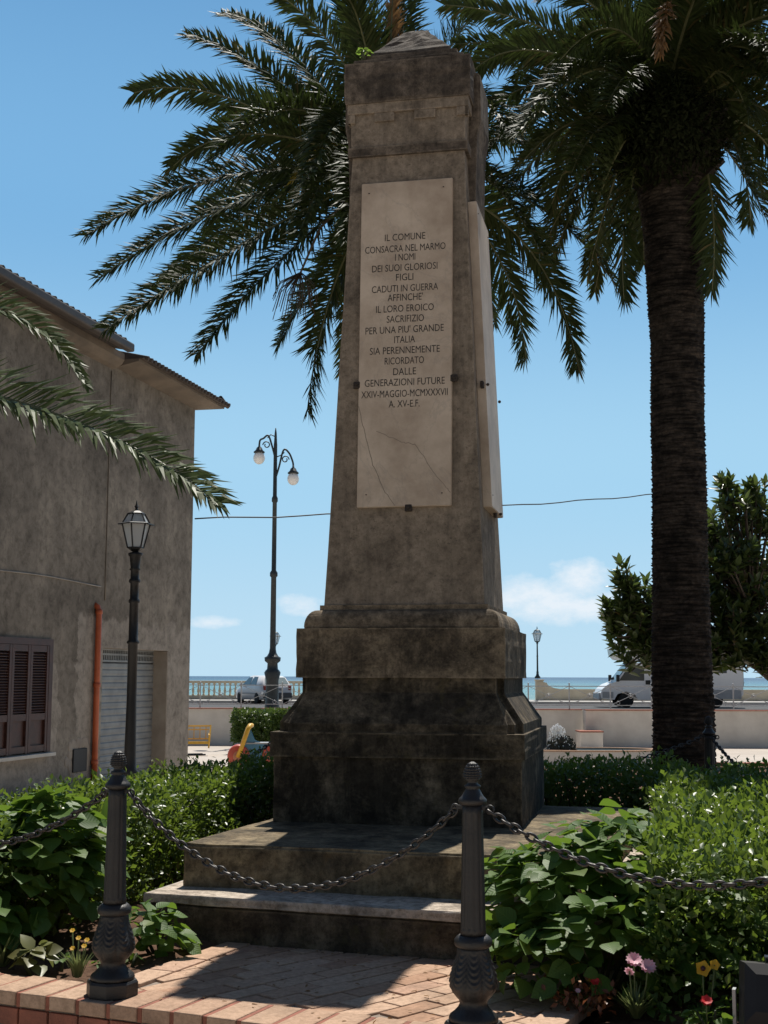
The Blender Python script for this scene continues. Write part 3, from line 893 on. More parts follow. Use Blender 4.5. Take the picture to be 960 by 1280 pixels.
def chain(p0, p1, sag, label, r=.0055, pitch=.034):
    p0 = np.array(p0) + [0, 0, .806]; p1 = np.array(p1) + [0, 0, .806]
    d = p1 - p0; d /= np.linalg.norm(d)
    p0 = p0 + d * .072; p1 = p1 - d * .072
    N = 400
    t = np.linspace(0, 1, N)
    P = p0[None] * (1 - t)[:, None] + p1[None] * t[:, None]
    P[:, 2] -= sag * 4 * t * (1 - t)
    L = np.concatenate([[0], np.cumsum(np.linalg.norm(np.diff(P, axis=0), axis=1))])
    n = int(L[-1] / pitch)
    b_ = MB()
    for i in range(n + 1):
        s = L[-1] * i / n
        k = min(np.searchsorted(L, s), N - 2)
        c = P[k]; tg = Vector(P[k + 1] - P[max(k - 1, 0)]).normalized()
        side = tg.cross(Vector((0, 0, 1))).normalized(); up = side.cross(tg)
        ang = (PI / 2 if i % 2 else 0) + PI / 4 * .35 + rng.normal(0, .12)
        y = side * math.cos(ang) + up * math.sin(ang); z = tg.cross(y)
        b_.torus(c, .0225, r, Matrix((tg, y, z)).transposed(), 12, 6, squash=.58)
    o = b_.build('chain', CHAIN_M, recalc=False)
    tag(o, label, 'chain', 'iron chains between the bollards')
chain(B1, B2, .325, 'iron chain hanging between the two front bollards before the obelisk')
chain(B0, B1, .25, 'iron chain running from the left front bollard across the dark shrub to the photo edge')
chain(B2, B3, .21, 'iron chain hanging in front of the broad leaved shrub at right')
chain(BK2, BK1, .33, 'thin rear chain seen against the pool and the palm trunk')
chain(BK1, BR1, .34, 'rear chain dropping to the right from the bollard by the palm trunk')
chain(BL1, BK2, .42, 'rear chain at left, rising behind the dark hedge to the pedestal')

# ================================================================== HOUSE
HA = np.array([-5.687, 19.8, 0.]); HD = np.array([.23058921, .97305119, 0])
house = thing('plaster_house', 'old two storey house with stained brown plaster, grey garage shutter and tiled eaves', 'house', (HA[0], HA[1], -.62), math.atan2(HD[1], HD[0]))
hz = .62     # heights below are world heights; local x runs along the wall, local -y points towards the street
HL = 7.55
w = MB()
DEPTH = 7.0
# wall built of panels round the two openings (window s -1.3..1.5, garage 3.5..6.4)
T_ = .35
def panel(s0, s1, z0, z1): w.box(((s0 + s1) / 2, T_ / 2, (z0 + z1) / 2 + hz), (s1 - s0, T_, z1 - z0))
ZB = -1.3
panel(-7, -.35, ZB, .2); panel(-.35, 3.48, ZB, .2)
panel(-7, -.35, .2, 1.9); panel(1.5, 3.48, .2, 1.9)
panel(-7, 3.48, 1.9, 7.08)
panel(3.48, HL, 1.88, 6.98); panel(6.40, HL, ZB, 1.88)
w.box(((HL - .18), T_ + DEPTH / 2, (ZB + 6.98) / 2 + hz), (.35, DEPTH, 6.98 - ZB))
w.box((-6.8, T_ + DEPTH / 2, (ZB + 7.0) / 2 + hz), (.35, DEPTH, 7.0 - ZB))
w.box((0.3, T_ + DEPTH - .1, (ZB + 7.0) / 2 + hz), (14.0, .3, 7.0 - ZB))
bmesh.ops.remove_doubles(w.bm, verts=w.bm.verts[:], dist=1e-5)
w.build('wall', PLASTER, house)
# main roof: thick tiled edge over a plaster cornice, s up to 3.5 ; lower hipped roof beyond
b_ = MB(); b_.prism([(-.10, 6.88), (0.02, 6.84), (0.02, 7.12), (-.22, 7.12), (-.22, 7.0), (-.18, 6.94)], -7.2, 3.55, lambda x, y, z: (y, x, z + hz))
b_.build('cornice', CORNICE, house)
rf = MB()
rf.prism([(-.45, 7.08), (-.45, 7.17), (3.6, 8.05), (7.6, 7.17), (7.6, 7.05), (3.6, 7.9)], -7.3, 3.18, lambda x, y, z: (y, x, z + hz))
roof_main = rf.build('roof', TILE, house); roof_main['label'] = 'upper tiled roof edge'
tl = MB()
for k in range(0, 55):
    s = -7.25 + k * .2
    if s > 3.14: break
    pts = [(s, -.50 + .9 * q, 7.185 + q * .9 * .217 + hz) for q in (0, .5, 1, 2, 3)]
    tl.tube(pts, [.068, .068, .066, .066, .066], 8)
tl.build('tile_row', TILE, roof_main)
gt = MB(); gt.box((-2.05, -.50, 7.12 + hz), (10.5, .15, .15), bev=.03); gt.build('gutter', simple('dull_gutter', (.085, .07, .06), (.06, .05, .045), 5, .6), roof_main)
# lower roof end: sloping plaster soffit flaring out to a tiled hip edge
ls = MB()
def ring(o, z): return [(3.62, -o, z + hz), (HL + o, -o, z + hz), (HL + o, DEPTH + .6 + o, z + hz), (3.62, DEPTH + .6 + o, z + hz)]
ls.loft([ring(.003, 6.91), ring(.06, 6.915), ring(.42, 6.985), ring(.47, 6.995), ring(.47, 7.04)], smooth=False)
ls.build('eave_soffit', CORNICE, house)
lr = MB()
lr.loft([ring(.55, 7.042), ring(.55, 7.065), [(3.62, 3.2, 7.91 + hz), (4.6, 3.2, 8.0 + hz), (4.6, 4.4, 7.91 + hz), (3.62, 4.4, 7.91 + hz)]], smooth=False)
roof_low = lr.build('roof', TILE, house); roof_low['label'] = 'lower hipped roof over the garage end'
tl = MB()
for k in range(0, 30):
    s = 3.75 + k * .17
    if s > HL + .5: break
    q1 = min(1.0, (HL + .5 - s) / 3.0 + .15)
    tl.tube([(s, -.60 + 3.7 * q, 7.062 + .845 * q + hz) for q in (0, .5 * q1, q1)], .042, 8)
for k in range(0, 40):
    y = -.5 + k * .17
    q1 = min(1.0, (y + .6) / 3.0 + .1)
    tl.tube([(HL + .60 - 3.4 * q, y, 7.062 + .845 * q + hz) for q in (0, .5 * q1, q1)], .042, 8)
tl.build('tile_row', TILE, roof_low)
# window with brown louvred shutters
wf = MB()
for a, b2 in (((-.42, 1.87), (1.56, 1.97)), ((1.44, .2), (1.56, 1.87)), ((-.42, .2), (-.30, 1.87))):
    wf.box(((a[0] + b2[0]) / 2, -.012, (a[1] + b2[1]) / 2 + hz), (b2[0] - a[0], .075, b2[1] - a[1]))
win = wf.build('window', WOOD_DARK, house)
sh_x = [(-.30, .26), (.27, .83), (.84, 1.44)]
for x0, x1 in sh_x:
    s_ = MB()
    z0, z1 = .21, 1.865
    for xx in (x0 + .035, x1 - .035): s_.box((xx, -.022, (z0 + z1) / 2 + hz), (.07, .045, z1 - z0))
    for zz in (z0 + .06, z0 + .55, z1 - .05): s_.box(((x0 + x1) / 2, -.020, zz + hz), (x1 - x0 - .14, .04, .10))
    s_.box(((x0 + x1) / 2, .002, z0 + .30 + hz), (x1 - x0 - .14, .012, .42))
    M3 = Matrix.Rotation(R(38), 3, 'X')
    zz = z0 + .64
    while zz < z1 - .12:
        s_.box(((x0 + x1) / 2, -.014, zz + hz), (x1 - x0 - .135, .05, .008), rot=M3)
        zz += .042
    s_.build('shutter', WOOD_DARK, win)
b_ = MB(); b_.box((.57, .06, 1.0 + hz), (1.75, .02, 1.6)); b_.build('dark_pane', BLACK, win)
b_ = MB(); b_.box((.57, -.045, .165 + hz), (2.1, .16, .055), bev=.006); b_.build('sill', simple('sill_marble', (.55, .52, .47), (.44, .41, .37), 4, .7), win)
# garage: recessed ribbed roller shutter
gs = MB()
z = -.6
pts = []
while z < 1.60:
    pts += [(.30, z), (.285, z + .02), (.285, z + .085), (.30, z + .105)]
    z += .118
rail_top = z
gs.loft([[(3.48, y, zz + hz), (6.40, y, zz + hz)] for y, zz in pts], closed=False, cap0=False, cap1=False, smooth=False)
gar = gs.build('garage_shutter', SHUTTER_GREY, house)
gb = MB()
for zz in (rail_top + .02, rail_top + .14, rail_top + .23): gb.box((4.94, .295, zz + hz), (2.9, .02, .035))
x = 3.5
while x < 6.38:
    gb.box((x, .30, rail_top + .12 + hz), (.028, .014, .24)); x += .075
gb.build('vent_grille', SHUTTER_GREY, gar)
b_ = MB(); b_.box((4.94, .34, rail_top + .12 + hz), (2.9, .02, .26)); b_.build('vent_backing', BLACK, gar)
b_ = MB(); b_.box((6.394, .155, .62 + hz), (.03, .30, 2.5)); b_.build('door_jamb', PLASTER_PALE, house)
# drain pipe, utility niche, surface cable
b_ = MB(); b_.tube([(3.14, -.065, -1.25 + hz), (3.14, -.065, 2.50 + hz), (3.14, -.04, 2.57 + hz), (3.14, .04, 2.62 + hz)], .052, 14)
for zz in (-.1, 1.2, 2.45): b_.lathe([(.054, zz + hz), (.064, zz + .01 + hz), (.064, zz + .07 + hz), (.054, zz + .08 + hz)], 14, c=(3.14, -.065, 0))
b_.build('drain_pipe', ORANGE, house)
b_ = MB(); b_.box((2.68, -.005, .0 + hz), (.5, .05, .38), bev=.01)
hatch = b_.build('meter_hatch', BLACK, house)
b_ = MB()
for k in range(26):
    a = 2 * PI * k / 26
    b_.ball((2.68 + .36 * math.cos(a) + rng.normal(0, .03), .0, .02 + .3 * math.sin(a) + rng.normal(0, .03) + hz), .09, 7, 5, (1.2, .06, 1))
b_.build('mortar_patch', PLASTER_PALE, house)
b_ = MB(); b_.tube([(s, -.012, 2.95 + .02 * math.sin(s * 1.3) + hz) for s in np.linspace(-6.5, 3.3, 24)], .011, 6); b_.build('wall_cable', simple('pale_cable', (.32, .29, .25), (.25, .22, .19), 4, .7), house)
b_ = MB(); b_.tube([(3.48, -.010, zz + hz) for zz in np.linspace(2.7, 6.8, 10)], .010, 6); b_.build('wall_cable', simple('plaster_coloured_cable', (.22, .19, .15), (.18, .15, .12), 4, .7), house)

# ================================================================== PALMS
OV2F = tmpl_ovate(.34, .06, .2)
def bez(p0, p1, p2, t):
    t = np.asarray(t)[:, None]
    return (1 - t) ** 2 * p0 + 2 * t * (1 - t) * p1 + t ** 2 * p2

def frond(name, p0, p1, p2, parent, mat=None, Lmax=.42, wid=.03, dens=58, vlift=.35, twist=0.0, start=.10, rr=.018, label=None, tipl=.45, fwd=(62, 28), rmat=None, sparse=0.0, jit=.17, roll=0.0):
    mat = mat or PALM_LEAF; rmat = rmat or RACHIS
    p0, p1, p2 = (np.array(q, float) for q in (p0, p1, p2))
    tt = np.linspace(0, 1, 200)
    C = bez(p0, p1, p2, tt)
    Ls = np.concatenate([[0], np.cumsum(np.linalg.norm(np.diff(C, axis=0), axis=1))]); L = Ls[-1]
    n = max(24, int(L * dens))
    sfrac = np.linspace(start, 1, n)
    tpar = np.interp(sfrac * L, Ls, tt)
    P = bez(p0, p1, p2, tpar)
    T = norm(2 * (1 - tpar)[:, None] * (p1 - p0) + 2 * tpar[:, None] * (p2 - p1))
    up = np.array([0, 0, 1.0])
    side = np.cross(T, up)
    bad = np.linalg.norm(side, axis=1) < .25
    side[bad] = np.cross(T[bad], np.array([.3, .9, .2]))
    side = norm(side)
    nn = np.cross(side, T)
    tw = (roll + twist * sfrac)[:, None]
    side, nn = side * np.cos(tw) + nn * np.sin(tw), nn * np.cos(tw) - side * np.sin(tw)
    prof = np.minimum(1, .25 + .75 * (sfrac - start) / .18) * (1 - (1 - tipl) * np.clip((sfrac - .45) / .55, 0, 1) ** 1.4)
    ang = np.radians(fwd[0] + (fwd[1] - fwd[0]) * sfrac)
    Vs = []; k = 0
    for sg in (-1, 1):
        keep = rng.random(n) > sparse
        a = ang + rng.normal(0, jit, n)
        lift = vlift + rng.normal(0, jit * 1.3, n)
        D = norm(T * np.cos(a)[:, None] + side * (sg * np.sin(a))[:, None] + nn * lift[:, None])
        ln = Lmax * prof * rng.uniform(.85, 1.12, n)
        Wd = norm(np.cross(D, nn) + rng.normal(0, .25, (n, 3)))
        tip = P + D * ln[:, None]; tip[:, 2] -= ln * rng.uniform(.02, .2, n)
        mid = P + D * (ln * .5)[:, None] + nn * (ln * .03)[:, None]
        w0 = wid * .5; 
        A = np.stack([P - Wd * w0 * .45, P + Wd * w0 * .45, mid - Wd * w0, mid + Wd * w0, tip], 1)
        Vs.append(A[keep])
    A = np.concatenate(Vs); m_ = len(A)
    off = np.arange(m_)[:, None] * 5
    loops = (off + np.array([[0, 1, 3, 2, 2, 3, 4]])).ravel()
    lens = np.tile([4, 3], m_)
    me = mesh_np(name, A.reshape(-1, 3), loops, lens, False)
    # rachis into the same mesh, second material
    b2 = bmesh.new(); b2.from_mesh(me); nf = len(b2.faces)
    mb = MB(); mb.bm.free(); mb.bm = b2
    tq = np.linspace(0, 1, 14); Q = bez(p0, p1, p2, tq)
    mb.tube([tuple(q) for q in Q], [rr * (1 - .85 * t) + .002 for t in tq], 6)
    b2.faces.ensure_lookup_table()
    for i in range(nf, len(b2.faces)): b2.faces[i].material_index = 1
    b2.to_mesh(me); b2.free()
    me.materials.append(mat); me.materials.append(rmat)
    o = bpy.data.objects.new(name, me); col.objects.link(o)
    o.parent = parent
    o.matrix_parent_inverse = Matrix.Translation(-Vector(parent.location))
    if label: o['label'] = label
    return o

def put_under(o, parent):
    o.parent = parent; o.matrix_parent_inverse = Matrix.Translation(-Vector(parent.location))
    return o

def palm_trunk(pts, radii, parent, ringh=.035):
    pts = np.array(pts, float); L = np.concatenate([[0], np.cumsum(np.linalg.norm(np.diff(pts, axis=0), axis=1))])
    n = int(L[-1] / (ringh / 3)); seg = 72
    s = np.linspace(0, L[-1], n)
    C = np.stack([np.interp(s, L, pts[:, i]) for i in range(3)], 1); rad = np.interp(s, L, radii)
    a = np.linspace(0, 2 * PI, seg, endpoint=False)
    ph = rng.uniform(0, 6, 5)
    A, S = np.meshgrid(a, s)
    wob = .9 * np.sin(A * 3 + S * 1.7 + ph[0]) + .6 * np.sin(A * 7 - S * 2.3 + ph[1]) + .5 * np.sin(A * 2 + S * .9)
    saw = ((S / ringh + wob * .35) % 1.0)
    rr = rad[:, None] * (1 + .012 * np.sin(A * 5 + S * 3) + .014 * np.sin(A * 2 + S * 1.1 + 1) + .01 * np.sin(A * 3 - S * 4.7)) + .018 * (saw - .5) + .020 * (np.abs(np.sin(A * 9 + S * 26)) * np.abs(np.sin(A * 9 - S * 26)) - .4) + rng.normal(0, .004, A.shape)
    V = np.stack([C[:, 0:1] + rr * np.cos(A), C[:, 1:2] + rr * np.sin(A), np.repeat(C[:, 2:3], seg, 1)], -1)
    idx = np.arange(n * seg).reshape(n, seg)
    q = np.stack([idx[:-1], np.roll(idx[:-1], -1, 1), np.roll(idx[1:], -1, 1), idx[1:]], -1).reshape(-1, 4)
    me = mesh_np('trunk', V.reshape(-1, 3), q.ravel(), np.full(len(q), 4), True)
    return put_under(link_mesh('trunk', me, TRUNK), parent)

def leaf_bases(c, r, h, n, parent, mat=BOOT):
    b_ = MB()
    for i in range(n):
        z = h * (i / n) ; a = i * 2.39996
        k = .75 + .35 * math.sin(PI * min(1, z / h * .9 + .1))
        d = Vector((math.cos(a), math.sin(a), .9 + rng.normal(0, .15))).normalized()
        p = Vector(c) + Vector((math.cos(a) * r * k * .82, math.sin(a) * r * k * .82, z))
        s_ = Vector((-math.sin(a), math.cos(a), 0)); u = d.cross(s_)
        L = rng.uniform(.16, .34); w_ = rng.uniform(.06, .095)
        b_.loft([[p - s_ * w_ - u * .03, p + s_ * w_ - u * .03, p + s_ * w_ + u * .03, p - s_ * w_ + u * .03],
                 [p + d * L - s_ * w_ * .5 - u * .015, p + d * L + s_ * w_ * .5 - u * .015, p + d * L + s_ * w_ * .5 + u * .015, p + d * L - s_ * w_ * .5 + u * .015]], smooth=False)
    core = [(r * (.62 + .3 * math.sin(PI * t)), h * t) for t in np.linspace(0, 1, 8)]
    b_.lathe(core, 18, c=c)
    return put_under(b_.build('leaf_base_mass', mat), parent)

# --- left palm (trunk stands behind the obelisk)
YL = 15.6
cL = at(478, 215, YL)
palmL = thing('date_palm', 'spreading date palm whose crown rises behind the obelisk, its trunk hidden', 'palm tree', (cL[0] + .22, YL, ZP))
palm_trunk([(cL[0] + .22, YL, ZP), (cL[0] + .2, YL, 2), (cL[0] + .1, YL, 5), (cL[0] + .02, YL, cL[2] - .35)], [.36, .34, .33, .40], palmL)
leaf_bases((cL[0], YL, cL[2] - .85), .42, 1.15, 90, palmL)
fr = [((270, 80), (168, 116), -.6), ((330, 60), (236, 46), .3), ((345, 20), (277, 20), 1.0), ((420, 20), (322, -20), -.3), ((450, 50), (405, -60), .7), ((470, 60), (452, -70), -.5),
      ((300, 120), (216, 208), -1.2), ((270, 185), (110, 294), -.4), ((285, 235), (126, 347), .5), ((320, 235), (207, 348), 1.2), ((310, 290), (134, 410), -.9), ((355, 300), (248, 441), -.6),
      ((405, 330), (384, 513), -.5), ((680, 235), (722, 456), -.4), ((645, 270), (657, 448), .4), ((700, 225), (778, 372), .9), ((598, 260), (618, 404), 1.2), ((590, 20), (640, -60), .5),
      ((520, 40), (500, -80), .8), ((560, 60), (690, 60), 1.5), ((600, 130), (730, 200), 1.2), ((340, 200), (250, 260), 2.2), ((400, 330), (350, 430), 1.9), ((360, 90), (285, 150), 1.8)]
for i, (c1, c2, dY) in enumerate(fr):
    off = rng.normal(0, .10, 3); off[2] = rng.normal(0, .12)
    o = frond('frond', cL + off, at(*c1, YL + dY * .66), at(*c2, YL + dY * 1.2), palmL, Lmax=.47, wid=.027, dens=72, twist=rng.normal(0, .25), vlift=.30, sparse=.03, roll=rng.uniform(.65, 1.15) * (1 if i % 3 else -1), fwd=(58, 34))
for k in range(20):
    a = rng.choice([-1, 1]) * PI / 2 + rng.normal(0, .36); el = rng.uniform(-.35, 1.25); L = rng.uniform(2.6, 3.6)
    d = np.array([math.cos(a) * math.cos(el), math.sin(a) * math.cos(el), math.sin(el)])
    p1 = cL + d * L * .55 + [0, 0, .35]; p2 = cL + d * L * np.array([1, 1, .75]) - np.array([0, 0, .55 * L * math.cos(el)])
    frond('frond', cL + rng.normal(0, .1, 3), p1, p2, palmL, Lmax=.45, wid=.029, vlift=.3, dens=62, twist=rng.normal(0, .3))
frond('frond', cL + [-.1, -.3, .2], at(415, 160, YL - 1.0), at(366, 226, YL - 1.1), palmL, mat=PALM_YEL, Lmax=.2, wid=.03, dens=40, label='yellow dying frond', rmat=PALM_YEL, fwd=(30, 18), start=.45)
frond('frond', cL + [.05, .1, .2], at(488, 60, YL + .1), at(492, -30, YL), palmL, mat=PALM_DEAD, Lmax=.35, wid=.03, label='brownish dry upright frond', fwd=(35, 20), start=.3)
b_ = MB()
o0 = at(376, 340, YL - .7); rs = random.Random(4)
b_.tube([tuple(cL + [-.25, -.2, -.25]), tuple(at(400, 285, YL - .6)), tuple(o0)], [.02, .015, .012], 6)
for k in range(46):
    q = at(rs.uniform(338, 398), rs.uniform(368, 402), YL - .7 + rs.uniform(-.25, .25))
    m_ = (o0 + q) / 2 + np.array([(q[0] - o0[0]) * .25, 0, .03])
    b_.tube([tuple(o0), tuple(m_), tuple(q)], .0045, 4)
st = put_under(b_.build('fruit_stalk', simple('dry_stalk', (.10, .075, .05), (.06, .045, .03), 8, .8)), palmL)
b_ = MB()
for k in range(34):
    q = at(rs.gauss(373, 6), rs.gauss(405, 5), YL - .7 + rs.uniform(-.06, .06)); b_.ball(tuple(q), .022, 7, 5)
fb = b_.build('fruit', FRUIT); fb.parent = st; fb.matrix_parent_inverse = Matrix.Translation(-Vector(palmL.location))

# --- right palm
YR = 14.0
cR = at(836, 140, YR)
palmR = thing('date_palm', 'tall date palm with thick ringed trunk and dense dark crown at the right', 'palm tree', (3.13, YR, ZP))
palm_trunk([(3.14, YR, ZP - .1), tuple(at(855, 955, YR)), tuple(at(850, 700, YR)), tuple(at(846, 430, YR)), tuple(at(843, 300, YR)), tuple(at(841, 235, YR)), tuple(at(840, 200, YR))],
           [.37, .315, .285, .278, .315, .37, .40], palmR)
leaf_bases((cR[0] + .03, YR, at(840, 235, YR)[2]), .47, .95, 130, palmR)
fr = [((700, 15), (556, 6), .5), ((655, 20), (588, 92), -.3), ((690, 90), (600, 198), -.5), ((730, 110), (650, 205), -1.0), ((770, 160), (742, 272), -1.2), ((768, 215), (780, 374), -.7), ((735, 100), (690, 255), 1.0),
      ((905, 195), (890, 362), -.5), ((930, 130), (938, 274), -.6), ((960, 110), (990, 260), .4), ((985, 50), (1070, 160), .1), ((960, 0), (1110, 30), .6), ((900, -60), (1010, -170), .6), ((842, -80), (830, -270), .9),
      ((770, -70), (680, -190), .6), ((720, -40), (590, -70), -.4), ((800, 40), (757, 135), -1.9), ((905, 30), (935, 145), -1.9), ((785, -30), (700, 75), -1.8), ((730, 60), (615, 130), .9), ((690, 40), (570, 55), 1.3),
      ((935, 70), (1010, 200), -1.2), ((860, 210), (878, 330), 1.0), ((800, 210), (805, 330), 1.2), ((745, 130), (715, 215), -1.6), ((920, 180), (965, 290), .9)]
for i, (c1, c2, dY) in enumerate(fr):
    off = rng.normal(0, .12, 3); off[2] = rng.normal(0, .15)
    frond('frond', cR + off, at(*c1, YR + dY * .55), at(*c2, YR + dY), palmR, Lmax=.41, wid=.026, dens=74, twist=rng.normal(0, .25), vlift=.30, sparse=.04, roll=rng.uniform(.4, 1.1) * rng.choice([-1, 1]), fwd=(58, 34))
for k in range(50):
    a = rng.uniform(0, 2 * PI) if k > 40 else rng.choice([-1, 1]) * PI / 2 + rng.normal(0, .7); el = rng.uniform(-.15, 1.3); L = rng.uniform(2.3, 3.3)
    d = np.array([math.cos(a) * math.cos(el), math.sin(a) * math.cos(el), math.sin(el)])
    p1 = cR + d * L * .55 + [0, 0, .4]; p2 = cR + d * L * np.array([1, 1, .75]) - np.array([0, 0, .40 * L * math.cos(el)])
    frond('frond', cR + rng.normal(0, .12, 3), p1, p2, palmR, Lmax=.41, wid=.027, dens=66, vlift=.3, twist=rng.normal(0, .3))
frond('frond', cR + [0, -.4, .6], at(840, -60, YR - 1.2), at(826, 66, YR - 1.7), palmR, mat=PALM_DEAD, Lmax=.34, wid=.024, dens=45, label='dry straw coloured hanging frond', fwd=(28, 14), start=.5, rmat=PALM_DEAD)

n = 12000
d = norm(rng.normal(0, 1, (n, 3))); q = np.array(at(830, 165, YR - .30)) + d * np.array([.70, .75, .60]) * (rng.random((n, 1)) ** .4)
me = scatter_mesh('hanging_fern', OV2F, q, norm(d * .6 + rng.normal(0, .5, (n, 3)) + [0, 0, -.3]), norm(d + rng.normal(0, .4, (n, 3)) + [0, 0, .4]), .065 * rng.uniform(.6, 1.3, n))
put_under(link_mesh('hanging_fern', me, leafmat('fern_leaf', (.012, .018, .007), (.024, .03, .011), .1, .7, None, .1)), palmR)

# --- near palm, trunk outside the frame at left, two fronds reach in
YN = 9.6
NR = -.8
cN = np.array([-4.9, 9.9, 3.75])
palmN = thing('date_palm', 'young palm whose big grey green fronds reach in from the left edge', 'palm tree', (-4.95, 9.95, gz(9.9)))
palm_trunk([(-4.95, 9.95, gz(9.9)), (-4.92, 9.9, 1.5), (-4.9, 9.9, 3.5)], [.30, .26, .30], palmN)
leaf_bases((cN[0], cN[1], 3.1), .33, .7, 60, palmN)
frond('frond', cN, at(72, 466, YN), at(272, 628, 9.0), palmN, mat=PALM_NEAR, Lmax=.44, wid=.030, dens=44, vlift=.35, start=.12, rr=.024, tipl=.55, fwd=(60, 26), roll=NR, jit=.09)
frond('frond', cN + [0, 0, .1], at(5, 300, YN + .3), at(106, 480, YN + .1), palmN, mat=PALM_NEAR, Lmax=.36, wid=.028, dens=50, vlift=.4, start=.12, rr=.022, tipl=.3, fwd=(52, 20), roll=NR, jit=.09)
for k in range(15):
    a = R(95) + k * R(13.5); el = rng.uniform(.1, 1.0); L = rng.uniform(2.0, 2.6)
    d = np.array([math.cos(a) * math.cos(el), math.sin(a) * math.cos(el), math.sin(el)])
    frond('frond', cN + rng.normal(0, .06, 3), cN + d * L * .55 + [0, 0, .3], cN + d * L * np.array([1, 1, .7]) - np.array([0, 0, .4 * L * math.cos(el)]), palmN, mat=PALM_NEAR, Lmax=.4, wid=.034, vlift=.45)

# ================================================================== SHRUBS AND HEDGES
OV = tmpl_ovate(.84, .07, .16); OV2 = tmpl_ovate(.42, .08, .10); SM = tmpl_small(.55, .1)

def bush(name, label, cat, base, blobs, n, size, mat, group=None, stems=9, upw=.75, tm=OV, shell=.6, droop=.3):
    "broad leaves through the volume of a few ellipsoids, on stems from the base"
    root = thing(name, label, cat, tuple(base), 0, group)
    P = []; Nn = []
    vol = np.array([b[3] * b[4] * b[5] for b in blobs]) ** .67; vol /= vol.sum()
    for b_, f in zip(blobs, vol):
        k = int(n * f)
        d = norm(rng.normal(0, 1, (k, 3))); d[:, 2] = np.where(d[:, 2] < -.35, -d[:, 2], d[:, 2])
        rad = shell + (1 - shell) * rng.random(k) ** .6
        bump_ = 1 + .12 * np.sin(d[:, 0] * 5 + d[:, 2] * 7) * np.sin(d[:, 1] * 6)
        p = np.array(b_[:3]) + d * np.array(b_[3:6]) * (rad * bump_)[:, None]
        P.append(p); Nn.append(d)
    P = np.concatenate(P); Nn = np.concatenate(Nn)
    kz = P[:, 2] > base[2] + .02; P = P[kz]; Nn = Nn[kz]
    k = len(P)
    out = Nn + rng.normal(0, .45, (k, 3)); out[:, 2] = out[:, 2] * .4 - droop
    D = norm(out)
    nor = norm(np.array([0, 0, upw]) + Nn * .8 + rng.normal(0, .30, (k, 3)))
    me = scatter_mesh('foliage', tm, P - np.array(base), D, nor, size * (.4 + .8 * rng.random(k) ** .7))
    link_mesh('foliage', me, mat, root)
    b2 = MB()
    for i in range(stems):
        q = P[rng.integers(0, k)] - np.array(base)
        b2.tube([(q[0] * .15, q[1] * .15, -.03), tuple(q * [.5, .5, .5] + rng.normal(0, .02, 3)), tuple(q * .95)], [.010, .007, .004], 5)
    b2.build('stem', simple('green_stem', (.06, .075, .025), (.04, .04, .02), 8, .7), root)
    return root

def hedge(name, label, cx, cy, yaw, L, W, z0, z1, n, size, mat, rnd=.05, group=None, twigs=60, cat='hedge', tm=SM):
    root = thing(name, label, cat, (cx, cy, z0), yaw, group)
    H_ = z1 - z0
    areas = np.array([L * W, L * H_, L * H_, W * H_, W * H_]); areas = areas / areas.sum()
    P = []; N_ = []
    for f, a in enumerate(areas):
        k = int(n * a)
        u = rng.uniform(-.5, .5, k); v = rng.uniform(-.5, .5, k); dpt = np.abs(rng.normal(0, .05, k)); 
        bumpy = .035 * np.sin(u * L * 7 + v * 5) + .03 * np.sin(v * W * 9 + u * L * 3.1) + rng.normal(0, rnd * .5, k)
        if f == 0: p = np.stack([u * L, v * W, H_ - dpt + bumpy], 1); nn_ = (0, 0, 1)
        elif f in (1, 2):
            s = -1 if f == 1 else 1
            p = np.stack([u * L, s * (W / 2 - dpt + bumpy), (v + .5) * H_], 1); nn_ = (0, s, 0.25)
        else:
            s = -1 if f == 3 else 1
            p = np.stack([s * (L / 2 - dpt + bumpy), u * W, (v + .5) * H_], 1); nn_ = (s, 0, .25)
        P.append(p); N_.append(np.tile(nn_, (k, 1)))
    P = np.concatenate(P); N_ = norm(np.concatenate(N_)); k = len(P)
    D = norm(N_ * .6 + rng.normal(0, .6, (k, 3)) + [0, 0, .25])
    nor = norm(N_ * .6 + rng.normal(0, .5, (k, 3)) + [0, 0, .6])
    P[:, 2] = np.maximum(P[:, 2], .01)
    me = scatter_mesh('foliage', tm, P, D, nor, size * rng.uniform(.6, 1.3, k))
    link_mesh('foliage', me, mat, root)
    b2 = MB()
    for i in range(twigs):
        x, y = rng.uniform(-.46, .46) * L, rng.uniform(-.42, .42) * W
        b2.tube([(x, y, -.02), (x + rng.normal(0, .05), y + rng.normal(0, .05), H_ * .5), (x + rng.normal(0, .1), y + rng.normal(0, .1), H_ * .92)], [.009, .007, .003], 5)
    # inner leafy mass that keeps the hedge opaque
    b2.build('twig', HEDGE_TWIG, root)
    kk = n // 3
    q = np.stack([rng.uniform(-.44, .44, kk) * L, rng.uniform(-.40, .40, kk) * W, rng.uniform(.02, .9, kk) * H_], 1)
    me = scatter_mesh('inner_foliage', tm, q, norm(rng.normal(0, 1, (kk, 3))), norm(rng.normal(0, .6, (kk, 3)) + [0, 0, .5]), size * 1.8 * rng.uniform(.8, 1.3, kk))
    link_mesh('inner_foliage', me, mat, root)
    return root

HYAW = R(90 - 13.2)
# left hedge: from the left edge towards the rear of the pedestal
hedge('hedge', 'long glossy hedge running back along the left of the steps', -1.72, 8.35, HYAW, 5.0, .80, ZP, .68, 20000, .043, HEDGE)
hedge('hedge', 'dark shaded hedge behind the pedestal, below the palm trunk', .60, 10.25, R(-3), 3.4, .75, ZP, .74, 15000, .045, HEDGE)
hedge('hedge', 'bright sunlit hedge at the right with small glossy leaves', 2.27, 7.45, HYAW, 4.6, 1.45, ZP, .72, 34000, .044, HEDGE, .06)

